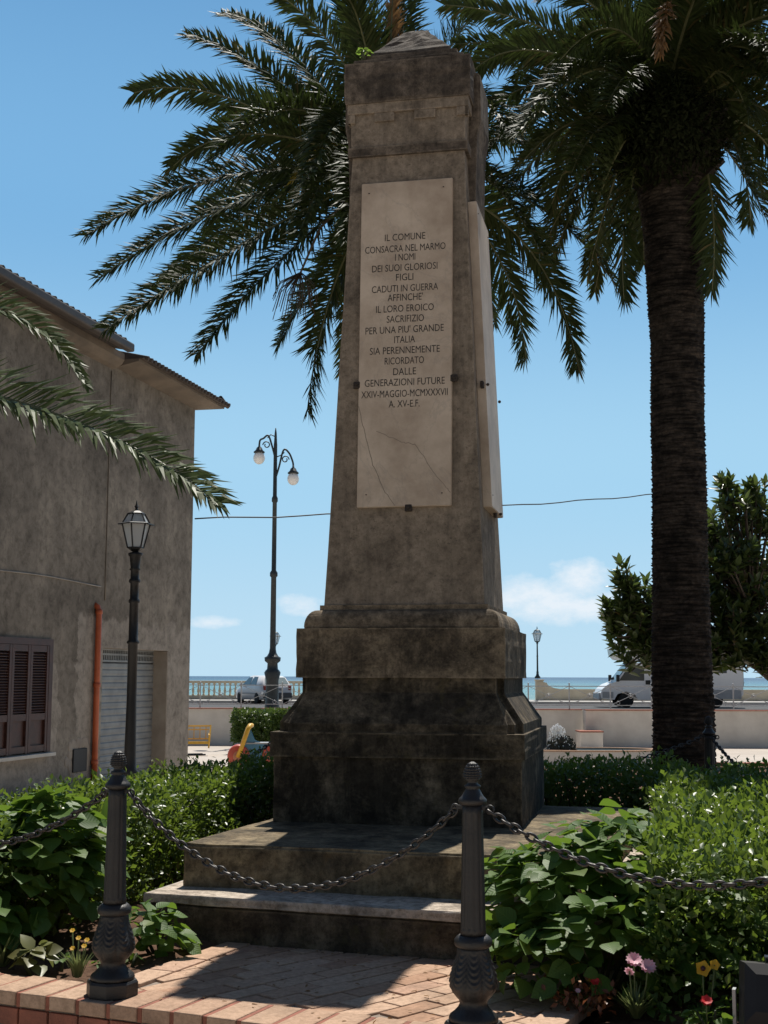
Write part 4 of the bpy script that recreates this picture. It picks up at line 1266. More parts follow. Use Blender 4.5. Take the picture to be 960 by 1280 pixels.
bush('hydrangea_bush', 'big broad leaved shrub at the left bollard, in front of the hedge', 'shrub', (-1.75, 6.55, ZP),
     [(-1.85, 6.6, .40, .40, .36, .34), (-1.56, 6.85, .38, .24, .30, .32), (-1.62, 6.62, .56, .2, .2, .30), (-2.3, 6.7, .38, .4, .36, .32), (-2.0, 6.3, .28, .33, .26, .2)], 1150, .115, HYDR)
bush('hydrangea_bush', 'small low broad leaved plant against the lower step', 'shrub', (-1.06, 6.5, ZP), [(-1.10, 6.38, .20, .16, .14, .14), (-1.02, 6.45, .15, .11, .1, .09)], 120, .085, HYDR, stems=5)
bush('hydrangea_bush', 'spreading broad leaved shrub in front of the right end of the steps', 'shrub', (.92, 5.85, ZP),
     [(.82, 5.85, .38, .38, .30, .34), (1.02, 6.0, .48, .32, .34, .34), (.62, 6.0, .38, .2, .26, .28), (1.28, 5.7, .36, .28, .26, .3), (.95, 5.6, .26, .42, .26, .24), (.62, 5.66, .24, .18, .2, .2)], 1400, .100, HYDR)

# ------------------------------------------------------------------ small bedding plants
def tuft(name, label, cat, p, n, h, mat, wid=.008, spread=.6, group=None):
    root = thing(name, label, cat, tuple(p), 0, group)
    tm = (np.array([(0, -.04, 0), (0, .04, 0), (.5, .035, .0), (.5, -.035, .0), (1, 0, -.18)]), [(0, 1, 2, 3), (3, 2, 4)])
    a = rng.uniform(0, 2 * PI, n); s = rng.uniform(.15, spread, n) * 1.4
    D = np.stack([np.cos(a) * s, np.sin(a) * s, np.ones(n)], 1)
    Nn = np.stack([-np.cos(a), -np.sin(a), np.full(n, .5)], 1)
    P = np.stack([np.cos(a) * .02 * rng.random(n), np.sin(a) * .02 * rng.random(n), np.full(n, -.005)], 1)
    link_mesh('foliage', scatter_mesh('foliage', tm, P, D, Nn, h * rng.uniform(.6, 1.1, n)), mat, root)
    return root
def blossom(root, p, r, mat, petals=7, layers=1, tilt=(0, -.5, .6), stem=True, centre=None):
    n = petals * layers
    tl_ = Vector(tilt).normalized(); q = tl_.to_track_quat('Z', 'Y').to_matrix()
    D = []; P = []; Nn = []
    for L in range(layers):
        for k in range(petals):
            a = 2 * PI * k / petals + L * .3
            d = q @ Vector((math.cos(a), math.sin(a), .25 + .4 * L)); D.append(d); P.append(p); Nn.append(tuple(tl_))
    tm = tmpl_ovate(1.15 if petals <= 6 else .75, .05, .1)
    fl = link_mesh('flower', scatter_mesh('flower', tm, P, D, Nn, r), mat, root)
    if centre:
        b2 = MB(); b2.ball(Vector(p) + tl_ * .005, r * .32, 8, 5); b2.build('flower_centre', centre, fl)
    if stem:
        b2 = MB(); b2.tube([(p[0] * .2, p[1] * .2, 0), (p[0] * .8, p[1] * .8, p[2] * .6), p], .003, 5); b2.build('stem', GRASSY, root)
# pink flower in its strap-leaved tuft
t = tuft('flower_plant', 'pink double flowers above a tuft of grey green narrow leaves', 'flower', (.98, 5.32, ZP), 120, .13, GRASSY, spread=.7)
blossom(t, (-.005, -.01, .21), .034, PETAL_PINK, 12, 2); blossom(t, (.045, -.03, .19), .034, PETAL_PINK, 12, 2); blossom(t, (-.03, -.05, .18), .022, PETAL_PINK, 8, 1, (-.3, -.5, -.3))
def pansy(p, label, spots):
    r = tuft('pansy_plant', label, 'flower', p, 40, .10, HYDR, spread=.9)
    for s_, rad, dark in spots: blossom(r, s_, rad, PETAL_YEL, 5, 1, (0, -1, .35), centre=PETAL_DARK if dark else None)
pansy((1.22, 5.22, ZP), 'yellow pansy with dark face beside the black floodlight', [((0, 0, .20), .032, True), ((.05, .02, .21), .022, False)])
pansy((.80, 5.5, ZP), 'pair of drooping yellow pansies under the right shrub', [((-.02, 0, .14), .026, False), ((.03, -.02, .11), .022, False), ((.035, .03, .05), .02, False)])
r = tuft('bedding_plant', 'low bronze red bedding plant beside the path', 'plant', (.78, 5.38, ZP), 10, .06, REDLEAF)
n = 150; P = rng.normal(0, 1, (n, 3)) * [.065, .055, .03] + [0, 0, .05]
link_mesh('leaves', scatter_mesh('leaves', SM, P, rng.normal(0, 1, (n, 3)) + [0, 0, .4], rng.normal(0, .4, (n, 3)) + [0, 0, 1], .035), REDLEAF, r)
blossom(r, (.05, -.02, .12), .02, PETAL_RED, 6, 2); blossom(r, (-.02, -.04, .09), .012, PETAL_PINK, 6, 1)
r = bush('bedding_plant', 'pale leaved bedding plant with red flower at the bottom right', 'plant', (1.20, 5.08, ZP), [(1.2, 5.08, .14, .08, .07, .05)], 26, .06, HYDR, stems=2)
blossom(r, (-.01, -.03, .12), .024, PETAL_RED, 6, 2)
t = tuft('wallflower_plant', 'small yellow flowered plant on the soil beside the left bollard', 'flower', (-1.33, 5.98, ZP), 60, .13, GRASSY, spread=.35)
for q in ((0, 0, .16), (.03, -.02, .13), (-.03, .01, .19), (.035, .01, .15), (-.02, -.02, .12)): blossom(t, q, .013, PETAL_YEL, 6, 1)
tuft('grass_tuft', 'tuft of pale grassy leaves at the left edge of the bed', 'grass tuft', (-1.72, 6.18, ZP), 120, .18, GRASSY, spread=.8)
r = bush('bedding_plant', 'reddish green rosette plant on the bare soil at left', 'plant', (-1.55, 6.08, ZP), [(-1.55, 6.08, .15, .06, .05, .06)], 26, .075, leafmat('mixed_leaf', (.10, .08, .03), (.16, .18, .05), .25), stems=3)
for (x, y) in ((-1.15, 6.25), (-1.25, 6.12), (-1.45, 6.2), (-.93, 6.55), (.6, 5.75), (1.05, 5.35), (1.1, 5.2)):
    bush('seedling', 'tiny green weed sprouting from the bare soil', 'weed', (x, y, ZP), [(x, y, .125, .04, .04, .02)], 16, .035, HYDR, group='small weeds on the soil', stems=1)
n = 260
u_ = rng.uniform(-.1, 1.8, n); v_ = rng.uniform(.0, 1.9, n)
P = np.array([G(a, b, .006) for a, b in zip(u_, v_)]); D = rng.normal(0, 1, (n, 3)) * [1, 1, .12]
me = scatter_mesh('leaf_litter', tmpl_ovate(.4, .12, -.1), P, D, rng.normal(0, .25, (n, 3)) + [0, 0, 1], .022 * rng.uniform(.4, 1.3, n))
tag(link_mesh('leaf_litter', me, PALM_DEAD), 'dry leaf scraps scattered over the brick path', 'leaf litter', kind='stuff')
# weed growing on top of the monument
wd = bush('weed', 'little bright green weed growing on the top left of the obelisk', 'weed', tuple(at(456, 72, 8.4)), [(*(at(456, 68, 8.4)), .045, .04, .035)], 40, .03, leafmat('bright_weed_leaf', (.10, .18, .02), (.17, .26, .04), .4), stems=3)

# floodlight at the bottom right
FLp = np.array([1.43, 4.98, ZP - .02])
fl_ = thing('floodlight', 'black ground floodlight with pale bracket at the bottom right corner', 'floodlight', tuple(FLp), R(-20))
b_ = MB()
MT = Matrix.Rotation(R(-24), 3, 'X')
b_.loft([[MT @ Vector((x * k, y, z * k)) + Vector((0, 0, .16)) for x, z in ((-.13, -.13), (.13, -.13), (.13, .13), (-.13, .13))] for k, y in ((1.05, .02), (1.0, -.005), (.82, -.085), (.5, -.10))], smooth=False)
b_.build('housing', BLACK, fl_)
b_ = MB(); b_.box(MT @ Vector((0, .028, 0)) + Vector((0, 0, .16)), (.245, .006, .245), rot=MT); b_.build('glass_front', PANE, fl_)
b_ = MB(); b_.bar((-.15, 0, .02), (-.15, 0, .19), .012, .04); b_.bar((.15, 0, .02), (.15, 0, .19), .012, .04); b_.bar((-.15, 0, .012), (.15, 0, .012), .04, .012)
b_.build('bracket', STEEL, fl_)
b_ = MB(); b_.box(MT @ Vector((-.02, -.02, .141)) + Vector((0, 0, .16)), (.04, .08, .008), rot=MT); b_.build('clip', STEEL, fl_)

# ================================================================== LANTERN LAMP BY THE HOUSE
def lantern(parent, c, s=1.0, seg=6, iron=IRON, a0=R(20), pane=GLASS_FROST, bulb=True):
    "tapered glazed lantern standing on c; total height about .62 s"
    c = Vector(c)
    f = MB()
    def ringp(r, z): return [c + Vector((r * s * math.cos(a0 + 2 * PI * k / seg), r * s * math.sin(a0 + 2 * PI * k / seg), z * s)) for k in range(seg)]
    lo, hi, ro = ringp(.095, .05), ringp(.165, .335), ringp(.10, .45)
    f.lathe([(.03 * s, 0), (.06 * s, .02 * s), (.098 * s, .045 * s), (.098 * s, .055 * s)], seg, c=c, smooth=False, a0=a0)
    f.lathe([(.165 * s, .328 * s), (.215 * s, .318 * s), (.215 * s, .330 * s), (.165 * s, .345 * s)], seg, c=c, smooth=False, a0=a0)
    f.lathe([(.102 * s, .445 * s), (.104 * s, .455 * s), (.05 * s, .485 * s), (.02 * s, .49 * s), (.015 * s, .52 * s), (.026 * s, .535 * s), (.012 * s, .555 * s), (.002 * s, .61 * s)], seg, c=c, smooth=False, a0=a0)
    for k in range(seg):
        f.bar(lo[k], hi[k], .013 * s); f.bar(hi[k], ro[k], .013 * s)
        f.bar(lo[k], lo[(k + 1) % seg], .012 * s); f.bar(hi[k], hi[(k + 1) % seg], .014 * s); f.bar(ro[k], ro[(k + 1) % seg], .012 * s)
    fo = f.build('lantern', iron, parent)
    g = MB()
    q = .93
    def rq(r, z): return ringp(r * q, z)
    g.loft([rq(.095, .055), rq(.165, .33)], cap0=False, cap1=False, smooth=False)
    g.loft([rq(.165, .34), rq(.10, .448)], cap0=False, cap1=False, smooth=False)
    g.build('pane', pane, fo)
    if bulb:
        b2 = MB(); b2.ball(c + Vector((0, 0, .15 * s)), .032 * s, 10, 8, (1, 1, 1.4)); b2.lathe([(.022 * s, .17 * s), (.024 * s, .25 * s), (.012 * s, .33 * s)], 10, c=c)
        b2.build('bulb', BLACK, fo)
    return fo
LP = np.array([-3.20, 17.0, gz(17.0)])
lamp = thing('street_lamp', 'black lantern lamp post in front of the grey garage shutter', 'street lamp', tuple(LP), 0)
b_ = MB()
hh = 3.0 - LP[2]
b_.lathe([(.15, 0), (.15, .1), (.11, .16), (.10, .45), (.12, .5), (.085, .56), (.075, .7), (.075, .75), (.062, hh - 1.9), (.062, hh - 1.2), (.08, hh - 1.19), (.08, hh - 1.17), (.06, hh - 1.15), (.057, hh - .68), (.072, hh - .67), (.072, hh - .64), (.055, hh - .62),
          (.055, hh - .42), (.075, hh - .41), (.072, hh - .38), (.055, hh - .36), (.054, hh - .26), (.072, hh - .25), (.056, hh - .22), (.075, hh - .08), (.092, hh - .06), (.092, hh - .035), (.04, hh - .02), (.035, hh + .02)], 20)
b_.build('post', IRON, lamp)
lantern(lamp, (0, 0, hh - .02), 1.1)

# ================================================================== BACKGROUND
# retaining wall of the seafront road
wl = thing('retaining_wall', 'long whitewashed retaining wall with red brick coping below the seafront road', 'wall', (0, WALL_Y, -1.6))
b_ = MB()
XS = at(732, 900, WALL_Y)[0]
b_.box(((XS + 70) / 2, .3, .82), (70 - XS, .6, 1.64)); b_.box(((XS - 70) / 2, 1.1, .82), (70 + XS, .6, 1.64))
b_.build('wall_face', WHITE_WALL, wl)
b_ = MB(); b_.box(((XS + 70) / 2, .28, 1.655), (70 - XS, .7, .035)); b_.box(((XS - 70) / 2, 1.08, 1.655), (70 + XS, .7, .035)); b_.build('coping', BRICK_RED, wl)
# low block at the wall foot
pk = at(742, 922, 54.4)
pb_ = thing('planter_block', 'low white block with brick top at the foot of the white wall', 'planter', (pk[0] - .1, 54.2, -1.45))
b_ = MB(); b_.box((-.1, 0, .33), (.9, 1.2, .66), bev=.01); b_.build('block', WHITE_WALL, pb_)
b_ = MB(); b_.box((-.1, 0, .685), (.96, 1.26, .05)); b_.build('brick_top', BRICK_RED, pb_)

# railing with crossed panels along the wall top
rl = thing('railing', 'thin grey steel railing with crossed bars along the roadside wall', 'railing', (0, 56.1, .07))
x0 = -18.0; pitch = 1.72
posts = int(44 / pitch)
for k in range(posts + 1):
    b_ = MB(); b_.box((x0 + k * pitch, 0, .52), (.05, .05, 1.04)); b_.ball((x0 + k * pitch, 0, 1.06), .035, 8, 6); b_.build('post', STEEL, rl)
b_ = MB()
b_.bar((x0, 0, .95), (x0 + posts * pitch, 0, .95), .035); b_.bar((x0, 0, .16), (x0 + posts * pitch, 0, .16), .03)
b_.build('rail', STEEL, rl)
b_ = MB()
for k in range(posts):
    xa, xb = x0 + k * pitch + .03, x0 + (k + 1) * pitch - .03
    b_.bar((xa, .004, .17), (xb, .004, .94), .022); b_.bar((xa, -.004, .94), (xb, -.004, .17), .022)
    b_.torus(((xa + xb) / 2, 0, .555), .10, .012, Matrix.Rotation(PI / 2, 3, 'X'), 14, 5)
    b_.ball(((xa + xb) / 2, 0, .555), .05, 8, 6, (1, .6, 1))
    for xx in (xa + .3, xb - .3): b_.torus((xx, 0, .26), .07, .010, Matrix.Rotation(PI / 2, 3, 'X'), 12, 5)
b_.build('cross_bar', STEEL, rl)

# balustrade of the promenade
BY = 73.2
bl = thing('balustrade', 'cream seafront balustrade with stone balusters left of the obelisk', 'balustrade', (-11, BY, .13))
b_ = MB(); b_.box((-3.5, 0, .94), (26, .34, .14), bev=.02); b_.build('top_rail', CREAM, bl)
b_ = MB(); b_.box((-3.5, 0, .11), (26, .36, .22)); b_.build('plinth', CREAM, bl)
for xx in (-16.0, -11.6, -6.0, -.2, 4.6, 9.3):
    b_ = MB(); b_.box((xx, 0, .53), (.55, .4, 1.06), bev=.02); b_.build('pier', CREAM, bl)
base_b = None
pos = [-11.6 + .29 * k for k in range(2, 78)]
for k, xx in enumerate(pos):
    if base_b is None:
        b_ = MB(); b_.lathe([(.07, .22), (.07, .27), (.04, .30), (.075, .45), (.06, .55), (.035, .68), (.04, .78), (.07, .82), (.07, .87)], 10)
        base_b = b_.build('baluster', CREAM, bl); base_b.location = (xx, 0, 0)
    else:
        c_ = base_b.copy(); col.objects.link(c_); c_.parent = bl; c_.location = (xx, 0, 0)
# right part: low parapet with a lamp pier and a sweeping end
px_ = at(674, 850, BY)[0]
pp = thing('parapet', 'low cream sea wall with a curved pier end right of the obelisk', 'sea wall', (px_, BY, .13))
b_ = MB()
sw = [(.2, 0), (60, 0), (60, .62), (1.3, .62)] + [(1.3 - .9 * math.sin(a), .62 + .34 * (1 - math.cos(a))) for a in np.linspace(.2, PI / 2, 8)] + [(.2, 1.0)]
b_.prism(sw, -.16, .16); b_.build('wall_face', CREAM, pp)
b_ = MB(); b_.box((0, 0, .53), (.42, .40, 1.06), bev=.03); b_.box((0, 0, 1.10), (.5, .46, .08), bev=.02); b_.build('pier', CREAM, pp)

def prom_lamp(x, z, label):
    t = thing('promenade_lamp', label, 'street lamp', (x, BY, z), 0, 'lantern lamps along the seafront')
    b2 = MB(); b2.lathe([(.16, 0), (.16, .08), (.09, .16), (.06, .3), (.075, .34), (.05, .40), (.045, 1.2), (.06, 1.22), (.042, 1.25), (.038, 1.88), (.07, 1.93), (.03, 1.97)], 12)
    b2.build('post', LAMP_GREEN, t)
    lantern(t, (0, 0, 1.95), 1.5, 6, LAMP_GREEN, R(10), glass('clear_lamp_pane', (.85, .88, .9), .2, .45), False)
    return t
prom_lamp(at(672, 850, BY)[0], .13 + 1.19, 'small lantern lamp on the sea wall pier right of the obelisk')
prom_lamp(at(343.5, 850, BY)[0], .13 + 1.01, 'small lantern lamp mostly hidden behind the tall double lamp')

# tall double lamp
TX = at(340, 880, 58)[0]
td = thing('double_lamp', 'tall dark lamp post with two white globes on scrolled arms', 'street lamp', (TX, 58, .0))
b_ = MB()
b_.lathe([(.32, 0), (.32, .12), (.29, .2), (.27, 1.2), (.36, 1.55), (.30, 1.65), (.24, 1.7), (.22, 1.95), (.34, 2.05), (.36, 2.2), (.25, 2.26), (.17, 2.4), (.13, 2.6), (.115, 5.7), (.17, 5.75), (.17, 5.9), (.105, 6.0), (.095, 9.0), (.135, 9.05), (.135, 9.2), (.09, 9.3), (.08, 11.6), (.07, 11.7), (.05, 12.1), (.02, 12.35)], 18)
b_.build('post', LAMP_GREEN, td)
def arm(sgn, gz_, reach, top):
    b2 = MB()
    pts = [(0, 0, gz_ - .1), (sgn * reach * .2, 0, gz_ + .45), (sgn * reach * .45, 0, top), (sgn * reach * .75, 0, top - .12), (sgn * reach * .95, 0, gz_ + .75), (sgn * reach, 0, gz_ + .55)]
    q = [Vector(p) for p in pts]; fine = []
    for i in range(len(q) - 1):
        p0 = q[max(i - 1, 0)]; p3 = q[min(i + 2, len(q) - 1)]
        for t in np.linspace(0, 1, 6, endpoint=False):
            a, b3 = q[i], q[i + 1]
            fine.append(.5 * ((2 * a) + (b3 - p0) * t + (2 * p0 - 5 * a + 4 * b3 - p3) * t * t + (3 * a - 3 * b3 + p3 - p0) * t ** 3))
    fine.append(q[-1])
    b2.tube([tuple(v) for v in fine], .042, 8)
    sc = [(sgn * (reach * .55 + .17 * math.cos(a) * (1 - a / 12)), 0, top - .42 + .17 * math.sin(a) * (1 - a / 12)) for a in np.linspace(0, 7, 22)]
    b2.tube(sc, .028, 6)
    b2.tube([(0, 0, gz_ + .9), (sgn * reach * .3, 0, gz_ + 1.0), (sgn * reach * .5, 0, top - .1)], .025, 6)
    ar = b2.build('arm', LAMP_GREEN, td)
    b2 = MB(); b2.lathe([(.24, gz_ + .17), (.25, gz_ + .22), (.16, gz_ + .30), (.12, gz_ + .40), (.05, gz_ + .46), (.04, gz_ + .57)], 16, c=(sgn * reach, 0, 0)); b2.build('shade_cap', LAMP_GREEN, ar)
    b2 = MB(); b2.ball((sgn * reach, 0, gz_ - .05), .26, 16, 12, (1, 1, 1.12)); b2.build('globe', GLOBE, ar)
arm(-1, 11.05, .72, 12.0); arm(1, 10.12, .80, 11.35)

# overhead wire from the house to a pole outside the frame
wp = thing('utility_pole', 'plain pole carrying the wire beyond the right edge of the photo', 'pole', (16.5, 44, gz(44)))
b_ = MB(); b_.tube([(0, 0, 0), (0, 0, 10.6)], [.13, .09], 12); b_.build('post', simple('grey_pole', (.2, .18, .16), (.14, .13, .12), 5, .8), wp)
e0 = np.array([HA[0] + HD[0] * 7.4 + .1, HA[1] + HD[1] * 7.4, 4.60]); e1 = at(1000, 590, 40.0); d_ = e1 - e0; e1 = e0 + d_ * ((16.5 - e0[0]) / d_[0])
b_ = MB()
pts = []
for t in np.linspace(0, 1, 40):
    p = e0 * (1 - t) + e1 * t; p[2] -= .62 * 4 * t * (1 - t) * .5 - .02 * math.sin(t * 60); pts.append(tuple(p))
b_.tube(pts, .016, 6)
tag(b_.build('overhead_cable', simple('black_cable', (.02, .02, .022), (.015, .015, .016), 5, .6)), 'thin dark overhead cable crossing the sky behind the obelisk', 'cable')

# topiary block
tp = hedge('topiary_bush', 'clipped round edged bush standing before the white wall at left', at(338, 900, 48)[0], 48, 0, 2.5, 1.8, -.95, .14, 7000, .12, TOPIARY, .05, cat='bush')
b_ = MB(); b_.tube([(0, 0, -.55), (.02, 0, 0), (0, 0, .3)], .09, 8); b_.build('trunk', BARK, tp)

# yellow tubular bench (swing seat)
yb = at(240, 938, 45)
be = thing('yellow_bench', 'yellow tubular metal seat beyond the corner of the house', 'seat', (yb[0] - .3, 45, gz(45)), R(8))
be_w = 1.7
b_ = MB()
for zz in (.42, .46): b_.bar((-be_w / 2, -.2, zz), (be_w / 2, -.2, zz), .05)
for yy in (-.1, 0, .1, .2): b_.bar((-be_w / 2, yy, .45), (be_w / 2, yy, .45), .07, .03)
b_.build('seat', YELLOW, be)
b_ = MB(); b_.bar((-be_w / 2, .28, .98), (be_w / 2 + .06, .28, .98), .05); b_.bar((-be_w / 2, .26, .86), (be_w / 2, .26, .86), .035); b_.bar((-be_w / 2, .24, .55), (be_w / 2, .24, .55), .04)
for k in range(9): b_.bar((-be_w / 2 + .2 * k, .245, .55), (-be_w / 2 + .2 * k, .275, .97), .028)
b_.build('backrest', YELLOW, be)
for s in (-1, 1):
    b_ = MB(); b_.bar((s * be_w / 2, -.2, .30), (s * be_w / 2 + s * .06, .28, 1.0), .045); b_.bar((s * be_w / 2, -.22, .28), (s * be_w / 2, .3, .28), .045); b_.bar((s * be_w / 2, -.2, .3), (s * be_w / 2, -.2, .68), .04); b_.bar((s * be_w / 2, -.2, .68), (s * be_w / 2, .26, .72), .04)
    b_.build('side_frame', YELLOW, be)
b_ = MB(); b_.bar((-be_w / 2, 0, .03), (be_w / 2 - .1, -.25, .05), .08, .05); b_.bar((-be_w / 2, .2, .03), (be_w / 2 - .2, .35, .04), .08, .05); b_.tube([(-.3, 0, 0), (-.3, 0, .42)], .06, 8); b_.build('foot', BLACK, be)

# toy rider
ty = at(313, 945, 30)
to = thing('toy_rider', 'small playground rider with blue body, red wheels and yellow handle', 'playground toy', (ty[0] + .1, 30, gz(30)), R(6))
zt = .45
b_ = MB(); b_.prism([(-.30, .12), (.42, .10), (.5, .28), (.3, .50), (-.02, .60), (-.1, .86), (-.2, .88), (-.26, .55)], -.14, .14)
b_.bm.verts.ensure_lookup_table(); bmesh.ops.bevel(b_.bm, geom=b_.bm.edges[:], offset=.02, segments=2, affect='EDGES')
b_.build('body', BLUE_P, to, T=Matrix.Translation((0, 0, .05)))
for xx, rr_ in ((-.36, .25), (.42, .27)):
    b_ = MB(); b_.lathe([(.0, -.2), (rr_ * .85, -.2), (rr_, -.17), (rr_, .17), (rr_ * .85, .2), (0, .2)], 22, c=(xx, 0, .32), axis='y'); wh = b_.build('wheel', RED_P, to)
    b_ = MB(); b_.lathe([(.0, -.215), (rr_ * .45, -.215), (rr_ * .5, -.2), (rr_ * .5, .2), (0, .215)], 18, c=(xx, 0, .32), axis='y'); b_.build('hub', simple('faded_orange_hub', (.55, .25, .12), (.4, .15, .1), 8, .5), wh)
b_ = MB(); b_.tube([(-.38, -.24, .30), (-.26, -.26, .62), (-.16, -.26, .92), (-.12, -.2, .98), (-.08, 0, .99), (-.12, .2, .98), (-.16, .26, .92), (-.3, .24, .5)], .05, 10); b_.build('handle', YELLOW, to)
b_ = MB(); b_.box((.14, 0, .60), (.8, .34, .035), bev=.01); b_.build('seat', GREY_PLASTIC, to)
b_ = MB(); b_.lathe([(.07, -.05), (.07, .3)], 12); b_.build('spring', BLACK, to)

# fountain
FX, FY = at(735, 930, 35)[0], 35.6
fo = thing('fountain', 'oval fountain pool with brick edged white rim, dark rocks and a spouting jet', 'fountain', (FX, FY, gz(FY)))
fo.scale = (1, .42, 1)          # an oval pool, longer than deep
b_ = MB(); b_.lathe([(2.1, 0), (2.1, .38), (1.8, .38), (1.8, .05)], 48, caps=False); b_.build('basin', WHITE_WALL, fo)
b_ = MB(); b_.lathe([(2.13, .382), (2.13, .415), (1.80, .415), (1.80, .382), (2.13, .382)], 48, caps=False, smooth=False); b_.build('rim', EDGE_TOP, fo)
b_ = MB(); b_.loft([[(1.81 * math.cos(a), 1.81 * math.sin(a), zz) for a in np.linspace(0, 2 * PI, 41)[:-1]] for zz in (.1, .36)], smooth=False); b_.build('pool_water', simple('pool_water', (.10, .17, .17), (.07, .13, .13), 4, .08), fo)
b_ = MB()
for k in range(26):
    a = rng.uniform(0, 2 * PI); r_ = rng.uniform(0, .5); b_.ball((r_ * math.cos(a) - .62, r_ * math.sin(a), .22 + (.55 - r_) * rng.uniform(.2, .8)), rng.uniform(.1, .2), 7, 5, (1, 1, .8))
b_.build('rock', simple('wet_dark_rock', (.05, .045, .035), (.025, .024, .02), 6, .6, 0, .5, 20), fo)
n = 500; P = norm(rng.normal(0, 1, (n, 3))) * [.36, .36, .34] + [-.62, 0, .42]
link_mesh('foliage', scatter_mesh('foliage', SM, P, rng.normal(0, 1, (n, 3)) + [0, 0, .5], rng.normal(0, 1, (n, 3)) + [0, 0, 1], .08), simple('dark_wet_moss', (.035, .04, .018), (.02, .022, .012), 8, .8), fo)
b_ = MB()
for k in range(620):
    t_ = rng.uniform(0, 1); a = rng.uniform(0, 2 * PI); sp_ = rng.uniform(.05, .42)
    rr_ = sp_ * t_; h_ = .75 + 3.0 * t_ * (1 - t_) * rng.uniform(.7, 1.05) * .42 - .7 * t_ * t_ * sp_ * 2
    b_.ball((-.72 + rr_ * math.cos(a), rr_ * math.sin(a), h_), rng.uniform(.008, .022), 5, 4, (1, 1, 1.6))
WATERD = glass('white_water', (.95, .97, .98), .2, .9)
tag(b_.build('water_jet', WATERD, fo), kind='stuff')

# rubber tree with its brick planter
RT = thing('rubber_tree', 'broad rubber tree with dark glossy leaves behind the palm trunk at right', 'tree', (7.6, 22.2, gz(22)))
rt0 = Vector((7.6, 22.2, gz(22)))
blobs = [(802, 778, 22.0, 46, 50, 30, 78), (785, 735, 21.8, 18, 34, 20, 24), (768, 775, 22, 14, 14, 12, 8), (850, 770, 22.4, 52, 62, 40, 80), (915, 700, 22.2, 42, 82, 50, 120), (912, 625, 22.2, 14, 34, 20, 16), (945, 640, 22.4, 22, 40, 30, 26),
         (778, 718, 22, 8, 16, 8, 5), (757, 752, 22, 8, 10, 8, 4), (905, 604, 22.2, 8, 14, 8, 4), (938, 612, 22.3, 8, 12, 8, 4), (985, 690, 22.6, 60, 95, 50, 120), (935, 775, 22.2, 60, 44, 40, 100), (1050, 720, 23, 70, 110, 60, 120), (900, 805, 22.0, 45, 24, 30, 50), (955, 815, 22.0, 40, 22, 20, 40), (870, 690, 22.8, 25, 60, 35, 40)]
P = []; D = []; Nn = []; ends = []
for bx, by, bY, rx, ry, rd, cnt in blobs:
    c0 = at(bx, by, bY); sx, sz, sy = rx * 22 / F_PX, ry * 22 / F_PX, rd * 22 / F_PX
    for k in range(cnt):
        d = norm(rng.normal(0, 1, 3)); q = c0 + d * np.array([sx, sy, sz]) * (rng.random() ** .5 * 1.12)
        ax = norm(d * .5 + rng.normal(0, .35, 3) + np.array([-.1, 0, .9]))
        ends.append((q, ax))
        nl = rng.integers(8, 13)
        e1_ = norm(np.cross(ax, [.3, .2, .9])); e2_ = np.cross(ax, e1_)
        for j in range(nl):
            a = j * 2.4; t_ = j / nl
            out = e1_ * math.cos(a) + e2_ * math.sin(a)
            dd = norm(out * (1.0 - .65 * t_) + ax * (.15 + .9 * t_))
            P.append(q - ax * .22 * (1 - t_)); D.append(dd); Nn.append(norm(ax - dd * .3 + rng.normal(0, .15, 3)))
P = np.array(P)
me = scatter_mesh('crown', OV2, P - np.array(rt0), D, Nn, .215 * rng.uniform(.7, 1.15, len(P)))
link_mesh('crown', me, FICUS, RT)
b_ = MB()
b_.tube([(0, 0, -.1), (-.05, 0, .6), (-.1, 0, 1.2)], [.28, .22, .2], 12)
limbs = [at(960, 815, 22.3), at(905, 795, 22.2), at(940, 760, 22.4), at(1000, 760, 22.8), at(850, 780, 22.3), at(985, 800, 22.1)]
for l in limbs:
    l = Vector(l) - rt0
    b_.tube([(-.1, 0, 1.0), tuple(Vector((-.1, 0, 1.1)).lerp(l, .5) + Vector((0, 0, .12))), tuple(l)], [.13, .075, .05], 8)
LM = [np.array(l) for l in limbs]
for q, ax in ends[::2]:
    l = min(LM, key=lambda m_: np.linalg.norm(m_ - q))
    e = q - ax * .22
    mid_ = l * .45 + e * .55 + np.array([0, 0, -.06])
    b_.tube([tuple(l - np.array(rt0)), tuple(mid_ - np.array(rt0)), tuple(e - np.array(rt0)), tuple(q - np.array(rt0))], [.035, .02, .014, .008], 5)
b_.build('trunk', BARK, RT)
pn = thing('brick_planter', 'low brick planter edging round the rubber tree at right', 'planter', (7.6, 21.3, gz(21)))
b_ = MB()
for (cx_, cy_, sx_, sy_) in ((0, -1.9, 5.2, .26), (0, 1.9, 5.2, .26), (-2.47, 0, .26, 3.54), (2.47, 0, .26, 3.54)): b_.box((cx_, cy_, .17), (sx_, sy_, .40))
b_.build('brick_face', BRICK_RED, pn)
b_ = MB()
for k in range(36): b_.box((-2.55 + k * .146, -1.9, .395), (.128, .30, .05), bev=.005)
for k in range(26): b_.box((-2.47, -1.85 + k * .146, .394), (.30, .128, .05), bev=.005)
b_.build('capping', EDGE_TOP, pn)
b_ = MB(); b_.box((0, 0, .14), (4.65, 3.5, .36)); b_.build('soil', SOIL, pn)
tuft('flower_plant', 'small red flower by the foot of the rear chain', 'flower', (2.95, 10.6, ZP), 40, .25, HYDR, spread=.7)
r = bush('geranium_plant', 'red flowered geranium at the corner of the brick planter', 'flower', (at(918, 962, 18.6)[0], 18.6, gz(18.6) - .02), [(*(at(918, 962, 18.6)), .16, .14, .12)], 60, .08, HYDR, stems=5)
for q in ((-.02, -.12, .42), (.06, -.12, .38), (.0, -.1, .36)): blossom(r, q, .05, PETAL_RED, 6, 2)

